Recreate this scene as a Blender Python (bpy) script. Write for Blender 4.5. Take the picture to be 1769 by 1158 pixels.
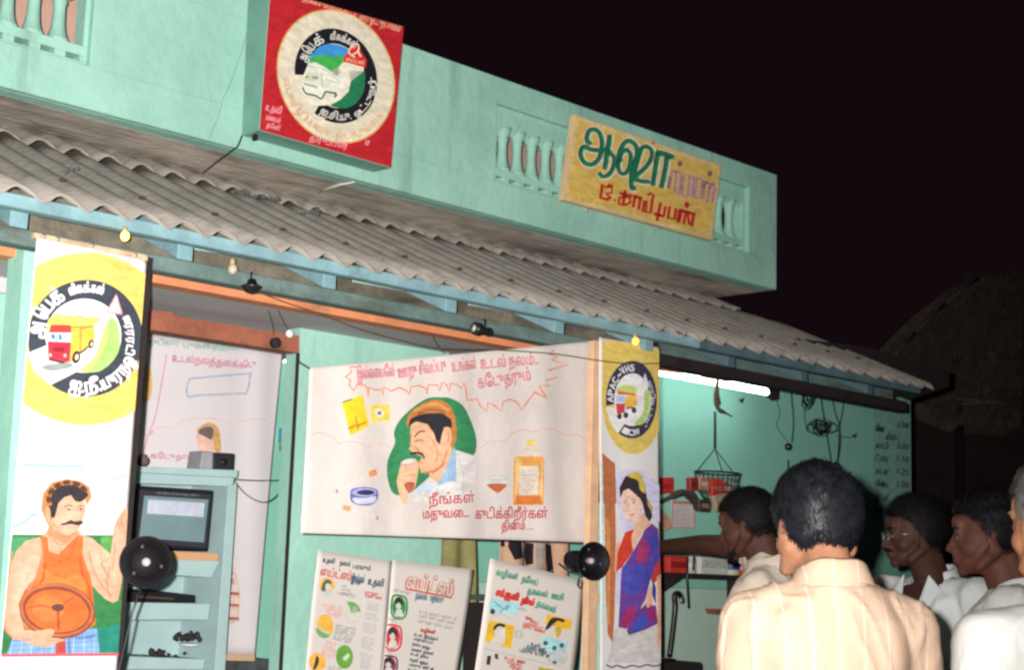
import bpy, bmesh, math, random
import numpy as np
from mathutils import Vector, Matrix, noise
random.seed(7)
SC = bpy.context.scene
COL = SC.collection
for o in list(bpy.data.objects): bpy.data.objects.remove(o)

# ------------------------------------------------------------ camera
EYE = Vector((0, 0, 1.45))
FPX, PITCH, ROLL, YAW = 2635.93, math.radians(9.0753), math.radians(1.871), math.radians(45.3836)
CF = Vector((math.cos(YAW)*math.cos(PITCH), math.sin(YAW)*math.cos(PITCH), math.sin(PITCH)))
_r = Vector((math.sin(YAW), -math.cos(YAW), 0)); _u = _r.cross(CF)
CR = _r*math.cos(ROLL) + _u*math.sin(ROLL)
CU = -_r*math.sin(ROLL) + _u*math.cos(ROLL)
cam_d = bpy.data.cameras.new('camera'); cam = bpy.data.objects.new('camera', cam_d); COL.objects.link(cam)
cam.matrix_world = Matrix.Translation(EYE) @ Matrix((CR, CU, -CF)).transposed().to_4x4()
cam_d.sensor_fit = 'HORIZONTAL'; cam_d.sensor_width = 36; cam_d.lens = 36*FPX/1769
cam_d.clip_start = .05; cam_d.clip_end = 600
cam_d.dof.use_dof = True; cam_d.dof.focus_distance = 4.9; cam_d.dof.aperture_fstop = 6.0
SC.camera = cam

# ------------------------------------------------------------ night sky
world = bpy.data.worlds.new('World'); SC.world = world; world.use_nodes = True
bg = world.node_tree.nodes['Background']
bg.inputs[0].default_value = (.0060, .0026, .0042, 1); bg.inputs[1].default_value = 1.0

# ------------------------------------------------------------ the photographer's flash (only source outdoors)
fl = bpy.data.lights.new('camera_flash', 'SPOT'); flo = bpy.data.objects.new('camera_flash', fl); COL.objects.link(flo)
fl.energy = 2450; fl.color = (1, .95, .9); fl.shadow_soft_size = .018
fl.spot_size = math.radians(76); fl.spot_blend = 1.0
flo.location = EYE - CR*.075 + CU*.05
_aim = (CF*FPX + CR*(560-884.5) - CU*(520-579)).normalized()
flo.rotation_euler = _aim.to_track_quat('-Z', 'Y').to_euler()

SC.view_settings.view_transform = 'Standard'
SC.view_settings.look = 'None'; SC.view_settings.gamma = 1; SC.view_settings.exposure = 0
SC.view_settings.use_curve_mapping = False
SC.cycles.filter_width = 2.5
SC.cycles.max_bounces = 6

# ------------------------------------------------------------ measuring helpers (photo is 1769 x 1158)
def ray(x, y): return CF*FPX + CR*(x-884.5) - CU*(y-579)
def P(x, y, Y): d = ray(x, y); return EYE + d*(Y/d.y)
def PZ(x, y, z): d = ray(x, y); return EYE + d*((z-1.45)/d.z)
def PD(x, y, d): return EYE + ray(x, y)*(d/FPX)
class Plane:
    def __init__(s, p, n): s.p = Vector(p); s.n = Vector(n).normalized()
    def hit(s, x, y):
        d = ray(x, y); return EYE + d*((s.p-EYE).dot(s.n)/d.dot(s.n))
def YP(Y): return Plane((0, Y, 0), (0, -1, 0))

def lin(c):
    if isinstance(c, str):
        c = c.lstrip('#'); c = [int(c[i:i+2], 16)/255 for i in (0, 2, 4)]
        c = [((v+.055)/1.055)**2.4 if v > .04045 else v/12.92 for v in c]
    return tuple(c[:3])+(1,)

# ------------------------------------------------------------ materials
MATS = {}
def mat(name, color, rough=.8, var=.12, scale=6, bump=0, bscale=60, metal=0, spec=.3, color2=None, stain=None, emis=0, dist=0):
    if name in MATS: return MATS[name]
    m = bpy.data.materials.new(name); m.use_nodes = True; MATS[name] = m
    nt = m.node_tree; N = nt.nodes; L = nt.links; b = N['Principled BSDF']
    b.inputs['Roughness'].default_value = rough; b.inputs['Metallic'].default_value = metal
    b.inputs['Specular IOR Level'].default_value = spec
    tc = N.new('ShaderNodeTexCoord')
    c = lin(color)
    nz = N.new('ShaderNodeTexNoise'); nz.inputs['Scale'].default_value = scale; nz.inputs['Detail'].default_value = 8
    nz.inputs['Roughness'].default_value = .65; nz.inputs['Distortion'].default_value = dist
    L.new(tc.outputs['Object'], nz.inputs['Vector'])
    rp = N.new('ShaderNodeValToRGB'); L.new(nz.outputs[0], rp.inputs[0])
    c2 = lin(color2) if color2 else tuple(v*(1-var*2) for v in c[:3])+(1,)
    rp.color_ramp.elements[0].position = .3; rp.color_ramp.elements[0].color = c2
    rp.color_ramp.elements[1].position = .62; rp.color_ramp.elements[1].color = c
    out = rp.outputs[0]
    if stain:   # (colour, scale, low, high, stretch)
        sc_, s_, lo, hi, st = stain
        mp = N.new('ShaderNodeMapping'); mp.inputs['Scale'].default_value = st
        L.new(tc.outputs['Object'], mp.inputs[0])
        n2 = N.new('ShaderNodeTexNoise'); n2.inputs['Scale'].default_value = s_; n2.inputs['Detail'].default_value = 10; n2.inputs['Roughness'].default_value = .7
        L.new(mp.outputs[0], n2.inputs['Vector'])
        mr = N.new('ShaderNodeMapRange'); mr.inputs[1].default_value = lo; mr.inputs[2].default_value = hi
        L.new(n2.outputs[0], mr.inputs[0])
        mx = N.new('ShaderNodeMix'); mx.data_type = 'RGBA'; L.new(mr.outputs[0], mx.inputs[0])
        L.new(out, mx.inputs[6]); mx.inputs[7].default_value = lin(sc_); out = mx.outputs[2]
    L.new(out, b.inputs['Base Color'])
    if bump:
        n3 = N.new('ShaderNodeTexNoise'); n3.inputs['Scale'].default_value = bscale; n3.inputs['Detail'].default_value = 6
        L.new(tc.outputs['Object'], n3.inputs['Vector'])
        bp = N.new('ShaderNodeBump'); bp.inputs['Strength'].default_value = bump; bp.inputs['Distance'].default_value = .01
        L.new(n3.outputs[0], bp.inputs['Height']); L.new(bp.outputs[0], b.inputs['Normal'])
    if emis:
        b.inputs['Emission Color'].default_value = c; b.inputs['Emission Strength'].default_value = emis
    return m

def print_mat():
    if 'paint_print' in MATS: return MATS['paint_print']
    m = bpy.data.materials.new('paint_print'); m.use_nodes = True; MATS['paint_print'] = m
    nt = m.node_tree; N = nt.nodes; L = nt.links; b = N['Principled BSDF']; b.inputs['Roughness'].default_value = .8
    b.inputs['Specular IOR Level'].default_value = .15
    at = N.new('ShaderNodeAttribute'); at.attribute_name = 'Col'
    tc = N.new('ShaderNodeTexCoord'); nz = N.new('ShaderNodeTexNoise'); nz.inputs['Scale'].default_value = 55; nz.inputs['Detail'].default_value = 6
    L.new(tc.outputs['Object'], nz.inputs['Vector'])
    mr = N.new('ShaderNodeMapRange'); mr.inputs[1].default_value = .3; mr.inputs[2].default_value = .7; mr.inputs[3].default_value = .88; mr.inputs[4].default_value = 1.06
    L.new(nz.outputs[0], mr.inputs[0])
    mp = N.new('ShaderNodeMapping'); mp.inputs['Scale'].default_value = (9, 9, 26); mp.inputs['Rotation'].default_value = (0, .6, 0); L.new(tc.outputs['Object'], mp.inputs[0])
    n2 = N.new('ShaderNodeTexNoise'); n2.inputs['Scale'].default_value = 1.6; n2.inputs['Detail'].default_value = 5; n2.inputs['Distortion'].default_value = .6; L.new(mp.outputs[0], n2.inputs['Vector'])
    m2 = N.new('ShaderNodeMapRange'); m2.inputs[1].default_value = .3; m2.inputs[2].default_value = .7; m2.inputs[3].default_value = .80; m2.inputs[4].default_value = 1.1; L.new(n2.outputs[0], m2.inputs[0])
    mm = N.new('ShaderNodeMath'); mm.operation = 'MULTIPLY'; L.new(mr.outputs[0], mm.inputs[0]); L.new(m2.outputs[0], mm.inputs[1])
    mx = N.new('ShaderNodeVectorMath'); mx.operation = 'SCALE'; L.new(at.outputs['Color'], mx.inputs[0]); L.new(mm.outputs[0], mx.inputs['Scale'])
    L.new(mx.outputs[0], b.inputs['Base Color'])
    return m

# ------------------------------------------------------------ objects
WL = {}
def thing(name, label, cat, loc, group=None, kind=None):
    o = bpy.data.objects.new(name, None); COL.objects.link(o); o.location = loc; o.empty_display_size = .1
    WL[o] = Vector(loc); tag(o, label, cat, group, kind); return o
def tag(o, label=None, cat=None, group=None, kind=None):
    if label: o['label'] = label
    if cat: o['category'] = cat
    if group: o['group'] = group
    if kind: o['kind'] = kind
    return o
class MB:
    def __init__(s): s.v = []; s.f = []; s.sm = []
    def add(s, vs, fs, smooth=False):
        n = len(s.v); s.v += [Vector(v) for v in vs]
        s.f += [tuple(i+n for i in f) for f in fs]; s.sm += [smooth]*len(fs); return s
    def box(s, x0, x1, y0, y1, z0, z1):
        v = [(x, y, z) for z in (z0, z1) for y in (y0, y1) for x in (x0, x1)]
        return s.add(v, [(0, 2, 3, 1), (4, 5, 7, 6), (0, 1, 5, 4), (2, 6, 7, 3), (0, 4, 6, 2), (1, 3, 7, 5)])
    def extr(s, pts, d, smooth=False):
        """closed polygon (3D points) pushed along d"""
        pts = [Vector(p) for p in pts]; d = Vector(d); n = len(pts)
        fs = [tuple(range(n))[::-1], tuple(range(n, 2*n))] + [(i, (i+1) % n, n+(i+1) % n, n+i) for i in range(n)]
        return s.add(pts+[p+d for p in pts], fs, smooth)
    def px(s, pts, Y, depth): return s.extr([P(x, y, Y) for x, y in pts], (0, depth, 0))
    def tube(s, path, r, n=6, closed=False):
        path = [Vector(p) for p in path]; m = len(path); vs = []; fs = []
        up = Vector((.13, .31, .94))
        for i, p in enumerate(path):
            a = path[max(i-1, 0)]; b = path[min(i+1, m-1)]; t = (b-a)
            if t.length < 1e-9: t = Vector((0, 0, 1))
            t.normalize(); u = t.cross(up)
            if u.length < .05: u = t.cross(Vector((1, 0, 0)))
            u.normalize(); w = t.cross(u); rr = r[i] if isinstance(r, (list, tuple)) else r
            for k in range(n):
                an = 2*math.pi*k/n; vs.append(p+u*math.cos(an)*rr+w*math.sin(an)*rr)
        for i in range(m-1):
            for k in range(n):
                fs.append((i*n+k, i*n+(k+1) % n, (i+1)*n+(k+1) % n, (i+1)*n+k))
        fs.append(tuple(range(n))[::-1]); fs.append(tuple(range((m-1)*n, m*n)))
        return s.add(vs, fs, True)
    def lathe(s, c, prof, n=16, axis=Vector((0, 0, 1)), smooth=True):
        """prof: list of (radius, height along axis)"""
        axis = Vector(axis).normalized(); u = axis.cross(Vector((.3, .9, .2))).normalized(); w = axis.cross(u); c = Vector(c)
        vs = []; fs = []
        for r, h in prof:
            for k in range(n):
                an = 2*math.pi*k/n; vs.append(c+axis*h+(u*math.cos(an)+w*math.sin(an))*r)
        for i in range(len(prof)-1):
            for k in range(n):
                fs.append((i*n+k, i*n+(k+1) % n, (i+1)*n+(k+1) % n, (i+1)*n+k))
        fs.append(tuple(range(n))[::-1]); fs.append(tuple(range((len(prof)-1)*n, len(prof)*n)))
        return s.add(vs, fs, smooth)
    def ell(s, c, r, rot=None, n=16, m=10):
        vs = []; fs = []; c = Vector(c)
        for i in range(1, m):
            th = math.pi*i/m
            for k in range(n):
                ph = 2*math.pi*k/n
                v = Vector((r[0]*math.sin(th)*math.cos(ph), r[1]*math.sin(th)*math.sin(ph), r[2]*math.cos(th)))
                if rot: v = rot @ v
                vs.append(c+v)
        t = Vector((0, 0, r[2])); b = -t
        if rot: t = rot @ t; b = rot @ b
        vs += [c+t, c+b]; T = len(vs)-2
        for i in range(m-2):
            for k in range(n):
                fs.append((i*n+k, (i+1)*n+k, (i+1)*n+(k+1) % n, i*n+(k+1) % n))
        for k in range(n):
            fs.append((T, k, (k+1) % n)); fs.append((T+1, (m-2)*n+(k+1) % n, (m-2)*n+k))
        return s.add(vs, fs, True)
    def caps(s, p0, p1, r0, r1, n=14):
        p0 = Vector(p0); p1 = Vector(p1); L = (p1-p0).length; ax = (p1-p0).normalized()
        prof = [(max(r0*math.cos(a), 1e-4), -r0*math.sin(a)) for a in (1.5, 1.1, .7, .35, 0)]
        prof += [(max(r1*math.cos(a), 1e-4), L+r1*math.sin(a)) for a in (0, .35, .7, 1.1, 1.5)]
        return s.lathe(p0, prof, n, ax)
    def loft(s, secs, n=24):
        """secs: (z, cx, cy, rx, ry)"""
        vs = []; fs = []
        for z, cx, cy, rx, ry in secs:
            for k in range(n):
                an = 2*math.pi*k/n; ca, sa = math.cos(an), math.sin(an)
                e = .85
                vs.append((cx+rx*math.copysign(abs(ca)**e, ca), cy+ry*math.copysign(abs(sa)**e, sa), z))
        for i in range(len(secs)-1):
            for k in range(n):
                fs.append((i*n+k, i*n+(k+1) % n, (i+1)*n+(k+1) % n, (i+1)*n+k))
        fs.append(tuple(range(n))[::-1]); fs.append(tuple(range((len(secs)-1)*n, len(secs)*n)))
        return s.add(vs, fs, True)
    def build(s, name, m, parent=None, bevel=0):
        if not s.v: raise RuntimeError('empty '+name)
        xs = [v.x for v in s.v]; ys = [v.y for v in s.v]; zs = [v.z for v in s.v]
        org = Vector(((min(xs)+max(xs))/2, (min(ys)+max(ys))/2, min(zs)))
        me = bpy.data.meshes.new(name); me.from_pydata([v-org for v in s.v], [], s.f)
        me.polygons.foreach_set('use_smooth', s.sm); me.update()
        if bevel:
            bm = bmesh.new(); bm.from_mesh(me)
            bmesh.ops.recalc_face_normals(bm, faces=bm.faces)
            bmesh.ops.bevel(bm, geom=list(bm.edges), offset=bevel, segments=1, affect='EDGES')
            bm.to_mesh(me); bm.free()
        else:
            bm = bmesh.new(); bm.from_mesh(me); bmesh.ops.recalc_face_normals(bm, faces=bm.faces); bm.to_mesh(me); bm.free()
        me.materials.append(m)
        o = bpy.data.objects.new(name, me); COL.objects.link(o)
        WL[o] = org
        if parent: o.parent = parent; o.location = org-WL[parent]
        else: o.location = org
        return o
def copy_part(src, org, parent):
    c = src.copy(); COL.objects.link(c); c.parent = parent; WL[c] = Vector(org); c.location = Vector(org)-WL[parent]; return c

def spline(pts, k=4, closed=False):
    out = []; n = len(pts)
    rng = range(n if closed else n-1)
    for i in rng:
        if closed: a, b, c, d = pts[(i-1) % n], pts[i], pts[(i+1) % n], pts[(i+2) % n]
        else: a, b, c, d = pts[max(i-1, 0)], pts[i], pts[i+1], pts[min(i+2, n-1)]
        for j in range(k):
            t = j/k; t2 = t*t; t3 = t2*t
            out.append(tuple(.5*((2*b[q])+(-a[q]+c[q])*t+(2*a[q]-5*b[q]+4*c[q]-d[q])*t2+(-a[q]+3*b[q]-3*c[q]+d[q])*t3) for q in range(len(b))))
    if not closed: out.append(tuple(pts[-1]))
    return out

# ------------------------------------------------------------ flat painted / printed artwork on a surface
GL = {}
WORK = bpy.data.scenes.new('workbench')      # scratch scene for evaluating modifiers and text, removed at the end
def evaluated(o):
    WORK.collection.objects.link(o)
    with bpy.context.temp_override(scene=WORK, view_layer=WORK.view_layers[0]):
        dg = bpy.context.evaluated_depsgraph_get(); dg.update()
    return o.evaluated_get(dg), dg
def glyphs(text):
    """outlines of a text run, filled by winding number (overlapping contours stay whole)"""
    key = text
    if key in GL: return GL[key]
    cu = bpy.data.curves.new('t', 'FONT'); cu.body = text; cu.size = 1; cu.resolution_u = 3
    cu.fill_mode = 'NONE'
    ob = bpy.data.objects.new('t', cu)
    ev, dg = evaluated(ob); me = ev.to_mesh()
    vs = [(v.co.x, v.co.y) for v in me.vertices]
    nb = {}
    for e in me.edges:
        a, b = e.vertices; nb.setdefault(a, []).append(b); nb.setdefault(b, []).append(a)
    ev.to_mesh_clear(); bpy.data.objects.remove(ob); bpy.data.curves.remove(cu)
    loops = []; seen = set()
    for st in range(len(vs)):
        if st in seen or st not in nb or len(nb[st]) < 2: continue
        lp = [st]; seen.add(st); cur = st
        # vertex numbering follows the contour, which keeps its winding direction
        nxt = st+1 if st+1 in nb[st] else nb[st][0]
        while nxt not in seen:
            lp.append(nxt); seen.add(nxt)
            cand = [q for q in nb[nxt] if q not in seen]
            if not cand: break
            nxt = cand[0]
        if len(lp) > 2: loops.append(lp)
    from mathutils.geometry import delaunay_2d_cdt
    allv = []; fl = []
    for lp in loops:
        n = len(allv); allv += [Vector(vs[i]) for i in lp]; fl.append(list(range(n, n+len(lp))))
    if not allv: GL[key] = ([], [], []); return GL[key]
    ed = [(l[i], l[(i+1) % len(l)]) for l in fl for i in range(len(l))]
    ov, oe, of, *_ = delaunay_2d_cdt(allv, ed, [], 0, 1e-5)
    P0 = [[(allv[i].x, allv[i].y) for i in l] for l in fl]
    tr = []
    for f in of:
        cx = sum(ov[i].x for i in f)/len(f); cy = sum(ov[i].y for i in f)/len(f); wn = 0
        for l in P0:
            m = len(l)
            for i in range(m):
                x0, y0 = l[i]; x1, y1 = l[(i+1) % m]
                if (y0 <= cy) != (y1 <= cy):
                    if x0+(cy-y0)/(y1-y0)*(x1-x0) > cx: wn += 1 if y1 > y0 else -1
        if wn: tr.append(tuple(f))
    GL[key] = ([(v.x, v.y) for v in ov], tr, P0); return GL[key]
def clip_poly(poly, clip):
    def area(p): return sum(p[i][0]*p[(i+1) % len(p)][1]-p[(i+1) % len(p)][0]*p[i][1] for i in range(len(p)))
    if area(clip) < 0: clip = clip[::-1]
    out = poly
    for i in range(len(clip)):
        a, b = clip[i], clip[(i+1) % len(clip)]; src = out; out = []
        if not src: return []
        def side(p): return (b[0]-a[0])*(p[1]-a[1])-(b[1]-a[1])*(p[0]-a[0])
        for j in range(len(src)):
            p, q = src[j], src[(j+1) % len(src)]; sp, sq = side(p), side(q)
            if sp >= 0: out.append(p)
            if (sp >= 0) != (sq >= 0):
                t = sp/(sp-sq); out.append(tuple(p[k]+(q[k]-p[k])*t for k in range(len(p))))
    return out
class Art:
    def __init__(s, plane, clip=None, wave=None, off=.0012, step=.00022):
        s.pl = plane; s.clip = clip; s.wave = wave; s.off = off; s.step = step; s.v = []; s.c = []; s.f = []; s.bb = []
    def layer(s, pts, lay):
        xs = [p[0] for p in pts]; ys = [p[1] for p in pts]; b = (min(xs), min(ys), max(xs), max(ys))
        if lay is None:
            lay = 1+max([l for (q, l) in s.bb if q[0] < b[2] and q[2] > b[0] and q[1] < b[3] and q[3] > b[1]], default=0)
        s.bb.append((b, lay)); return lay
    def put(s, pts, cols, lay):
        """pts in photo pixels; one face"""
        n = len(s.v); h = s.off+s.step*lay
        for (x, y), c in zip(pts, cols): s.v.append((x, y, h)); s.c.append(c)
        s.f.append(tuple(range(n, n+len(pts))))
    def poly(s, pts, col, smooth=False, center=None, lay=None, k=4):
        if smooth: pts = spline(pts, k, True)
        pts = [tuple(p[:2]) for p in pts]
        lay = s.layer(pts, lay); c = lin(col)
        if center:      # soft shading from an inner colour to the rim colour (painted blend)
            cc = lin(center); mx = sum(p[0] for p in pts)/len(pts); my = sum(p[1] for p in pts)/len(pts)
            for i in range(len(pts)):
                a, b = pts[i], pts[(i+1) % len(pts)]
                tri = [(mx, my)+cc[:3], a+c[:3], b+c[:3]]
                if s.clip: tri = clip_poly(tri, s.clip)
                if len(tri) >= 3: s.put([t[:2] for t in tri], [t[2:]+(1,) for t in tri], lay)
        else:
            if s.clip: pts = clip_poly(pts, s.clip)
            if len(pts) >= 3: s.put(pts, [c]*len(pts), lay)
        return s
    def ell(s, cx, cy, rx, ry, col, rot=0, n=32, center=None, lay=None):
        r = math.radians(rot)
        pts = [(cx+rx*math.cos(a)*math.cos(r)-ry*math.sin(a)*math.sin(r), cy+rx*math.cos(a)*math.sin(r)+ry*math.sin(a)*math.cos(r)) for a in [2*math.pi*i/n for i in range(n)]]
        return s.poly(pts, col, center=center, lay=lay)
    def line(s, pts, w, col, smooth=False, lay=None, closed=False):
        if smooth: pts = spline(pts, 5, closed)
        if closed: pts = list(pts)+[pts[0]]
        ws = w if isinstance(w, (list, tuple)) else None
        L = []; R = []; n = len(pts)
        for i, p in enumerate(pts):
            a = pts[max(i-1, 0)]; b = pts[min(i+1, n-1)]
            if closed and i in (0, n-1): a = pts[-2]; b = pts[1]
            dx, dy = b[0]-a[0], b[1]-a[1]; d = math.hypot(dx, dy) or 1
            ww = (ws[0]+(ws[1]-ws[0])*i/(n-1) if ws else w)/2
            L.append((p[0]-dy/d*ww, p[1]+dx/d*ww)); R.append((p[0]+dy/d*ww, p[1]-dx/d*ww))
        lay = s.layer(L+R, lay); c = lin(col)
        for i in range(n-1):
            q = [L[i], L[i+1], R[i+1], R[i]]
            if s.clip: q = clip_poly(q, s.clip)
            if len(q) >= 3: s.put(q, [c]*len(q), lay)
        return s
    def text(s, txt, p0, p1, h, col, bold=0.0, up=None, lay=None):
        """glyph run fitted from p0 to p1 on its baseline; h = height in px of a full letter"""
        vs, tr, loops = glyphs(txt)
        if not vs: return s
        x0 = min(v[0] for v in vs); x1 = max(v[0] for v in vs)
        ux, uy = (p1[0]-p0[0])/(x1-x0), (p1[1]-p0[1])/(x1-x0)
        if up is None:
            d = math.hypot(ux, uy); up = (uy/d, -ux/d)
        k = h/.62
        P2 = [(p0[0]+(vx-x0)*ux+up[0]*vy*k, p0[1]+(vx-x0)*uy+up[1]*vy*k) for vx, vy in vs]
        lay = s.layer(P2, lay); c = lin(col)
        for t in tr:
            q = [P2[i] for i in t]
            if s.clip: q = clip_poly(q, s.clip)
            if len(q) >= 3: s.put(q, [c]*len(q), lay)
        if bold:
            for l in loops:
                s.line([(p0[0]+(vx-x0)*ux+up[0]*vy*k, p0[1]+(vx-x0)*uy+up[1]*vy*k) for vx, vy in l], bold, col, lay=lay, closed=True)
        return s
    def arc(s, clusters, cx, cy, rx, ry, a0, a1, h, col, bold=0.0, inward=False, lay=None):
        """clusters set one by one along an ellipse, angles in degrees (0 right, 90 up)"""
        n = len(clusters); wd = [max(1, len(c))**.6 for c in clusters]; T = sum(wd); acc = 0
        for c_, w_ in zip(clusters, wd):
            t0 = (acc+.06*w_)/T; t1 = (acc+.94*w_)/T; acc += w_
            A0 = math.radians(a0+(a1-a0)*t0); A1 = math.radians(a0+(a1-a0)*t1)
            q0 = (cx+rx*math.cos(A0), cy-ry*math.sin(A0)); q1 = (cx+rx*math.cos(A1), cy-ry*math.sin(A1))
            s.text(c_, q0, q1, h, col, bold, lay=lay)
        return s
    def scribble(s, x0, y0, x1, y1, h, col, n=None, w=1.0, lay=None, words=None):
        """a row of small print: short words fitted one after another along the row"""
        L = math.hypot(x1-x0, y1-y0); t = 0; rnd = random.Random(int(x0*7+y0*13)); dx, dy = (x1-x0)/L, (y1-y0)/L
        W_ = ['உடல்', 'நலம்', 'தகவல்', 'உதவி', 'பரவும்', 'வழிகள்', 'நோய்', 'மருந்து', 'இரத்தம்', 'ஊசி', 'பாதுகாப்பு', 'கவனம்']
        while t < L-4:
            word = rnd.choice(W_); wl = min(L-t, len(word)*h*.85)
            s.text(word, (x0+dx*t, y0+dy*t), (x0+dx*(t+wl), y0+dy*(t+wl)), h*1.15, col, bold=(w-.6 if w > 1.2 else 0), lay=lay); t += wl+h*.9
        return s
    def build(s, name, parent, maxedge=None, m=None):
        n = s.pl.n; pts = []
        me = bpy.data.meshes.new(name)
        co = []
        for x, y, h in s.v:
            p = s.pl.hit(x, y); co.append((p, h))
        xs = [p.x for p, h in co]; ys = [p.y for p, h in co]; zs = [p.z for p, h in co]
        org = Vector(((min(xs)+max(xs))/2, (min(ys)+max(ys))/2, min(zs)))
        bm = bmesh.new(); cl = bm.verts.layers.float_color.new('Col'); hl = bm.verts.layers.float.new('h')
        bv = []
        for (p, h), c in zip(co, s.c):
            v = bm.verts.new(p-org); v[cl] = c; v[hl] = h; bv.append(v)
        for f in s.f:
            try: bm.faces.new([bv[i] for i in f])
            except ValueError: pass
        bmesh.ops.triangulate(bm, faces=bm.faces)
        if s.wave:
            me_ = maxedge or .035
            for _ in range(4):
                ed = [e for e in bm.edges if e.calc_length() > me_]
                if not ed: break
                bmesh.ops.subdivide_edges(bm, edges=ed, cuts=1)
                bmesh.ops.triangulate(bm, faces=[f for f in bm.faces if len(f.verts) > 3])
        for v in bm.verts:
            w = s.wave(v.co.x+org.x, v.co.z+org.z) if s.wave else 0
            v.co += n*(v[hl]+w)
        bm.normal_update()
        for f in bm.faces:
            if f.normal.dot(n) < 0: f.normal_flip()
        bm.to_mesh(me); bm.free(); me.materials.append(m or print_mat())
        o = bpy.data.objects.new(name, me); COL.objects.link(o); WL[o] = org; o.parent = parent; o.location = org-WL[parent]
        return o

def cloth(name, corners, Y, m, parent, wave, nx=60, nz=50, plane=None, thick=.002):
    """a hanging sheet: bilinear between four traced corners TL,TR,BR,BL with real folds"""
    pl = plane or YP(Y); c = [pl.hit(*q) for q in corners]; vs = []; fs = []
    for side in (0, 1):
        for j in range(nz+1):
            for i in range(nx+1):
                u, v = i/nx, j/nz
                p = (c[0]*(1-u)+c[1]*u)*(1-v)+(c[3]*(1-u)+c[2]*u)*v
                vs.append(p+pl.n*(wave(p.x, p.z)-thick*side))
    W = nx+1; K = W*(nz+1)
    for j in range(nz):
        for i in range(nx):
            a = j*W+i; fs.append((a, a+W, a+W+1, a+1)); fs.append((K+a, K+a+1, K+a+W+1, K+a+W))
    for i in range(nx): fs += [(i, i+1, K+i+1, K+i), (nz*W+i, K+nz*W+i, K+nz*W+i+1, nz*W+i+1)]
    for j in range(nz): fs += [(j*W, K+j*W, K+j*W+W, j*W+W), (j*W+nx, j*W+W+nx, K+j*W+W+nx, K+j*W+nx)]
    b = MB(); b.add(vs, fs, True); return b.build(name, m, parent)
# ============================================================ THE PLACE
Z0 = 1.45
# ---- materials of the place
M_teal = mat('teal_limewash', (.305, .55, .46), .85, .07, 2.0, .35, 28, color2=(.215, .42, .35), stain=((.12, .21, .18), 3.6, .55, .84, (1.8, 1, .25)))
M_teal2 = mat('teal_interior', (.235, .55, .44), .85, .06, 2.5, .2, 40, stain=((.2, .42, .33), 3, .58, .9, (1, 1, .35)))
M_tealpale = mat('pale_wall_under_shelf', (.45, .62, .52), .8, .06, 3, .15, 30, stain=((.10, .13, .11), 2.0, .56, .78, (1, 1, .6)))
M_conc = mat('stained_concrete', (.60, .54, .46), .95, .2, 4, .35, 30, stain=((.07, .068, .066), 2.2, .46, .68, (.5, 2.4, 1)))
M_asb = mat('cement_roof_sheet', (.35, .32, .285), .9, .18, 3, .4, 45, stain=((.12, .12, .115), 2.6, .5, .74, (1, 1, 1)))
M_blue = mat('blue_painted_timber', (.19, .33, .37), .6, .15, 9, .2, 60, stain=((.10, .14, .14), 7, .6, .75, (1, 1, 1)))
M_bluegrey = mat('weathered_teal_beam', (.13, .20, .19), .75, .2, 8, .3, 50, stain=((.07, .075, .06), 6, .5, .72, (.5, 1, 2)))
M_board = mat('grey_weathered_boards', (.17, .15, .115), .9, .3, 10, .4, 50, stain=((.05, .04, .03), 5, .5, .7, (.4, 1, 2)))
M_boarddk = mat('dark_timber_and_shade', (.022, .016, .016), .8, .2, 10, .3, 50)  # near-black, for timber and for the added shadow strips
M_paleteal = mat('pale_teal_lath', (.45, .68, .6), .7, .1, 9)
M_orange = mat('orange_painted_band', (.66, .24, .11), .7, .14, 7, .2, 60, stain=((.25, .14, .08), 7, .54, .75, (.6, 1, 2)))
M_ceil = mat('whitewashed_ceiling', (.50, .48, .50), .9, .08, 2)
M_brown = mat('reddish_brown_lintel', (.30, .105, .062), .7, .2, 9, .2, 60, stain=((.12, .04, .02), 6, .55, .75, (1, 1, 3)))
M_pink = mat('pinkish_plaster', (.50, .31, .25), .9, .1, 5, .2, 40)
M_dark = mat('dark_void', (.012, .010, .012), .9, .1)
M_black = mat('black_plastic', (.012, .012, .014), .35, .1, 9, spec=.5)
M_wire = mat('black_cable', (.015, .014, .016), .5, .1, spec=.4)
M_wireg = mat('grey_cable', (.06, .06, .065), .6, .1)
M_ground = mat('beaten_earth', (.10, .075, .055), .95, .2, 3, .5, 20)
M_white = mat('cotton_cloth', (.66, .64, .64), .9, .03, 5, .35, 11)
M_cream = mat('cream_cloth', (.62, .565, .54), .9, .07, 3, .5, 10)
M_paper = mat('poster_paper', (.60, .56, .53), .7, .03, 4)
M_wood = mat('pale_pine_stick', (.66, .42, .26), .7, .12, 12, .15, 60)
M_steel = mat('dull_steel', (.35, .35, .36), .4, .1, 8, metal=.7)

g = MB(); g.add([(-60, -60, 0), (140, -60, 0), (140, 140, 0), (-60, 140, 0)], [(0, 1, 2, 3)])
ground = g.build('ground', M_ground); tag(ground, kind='structure')

B = thing('tea_stall_building', 'long turquoise tea stall with a balustraded terrace parapet and corrugated awning', 'building', (4, 4.7, 0))

# ---- terrace parapet (face at Y 4.70)
XL, XR, zb, zt = .9, 6.604, Z0+1.567, Z0+2.198
panels = [(.9, 2.525), (4.50, 6.355)]
zS0, zS1, zO0, zO1, zF0, zF1 = Z0+1.741, Z0+1.762, Z0+1.797, Z0+1.998, Z0+1.722, Z0+2.078
m = MB()
m.box(XL, XR, 4.73, 4.80, zb, zS0)
m.box(XL, XR, 4.73, 4.80, zO1, zt)
m.box(XL, XR, 4.73, 4.80, zS1, zO0)
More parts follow.
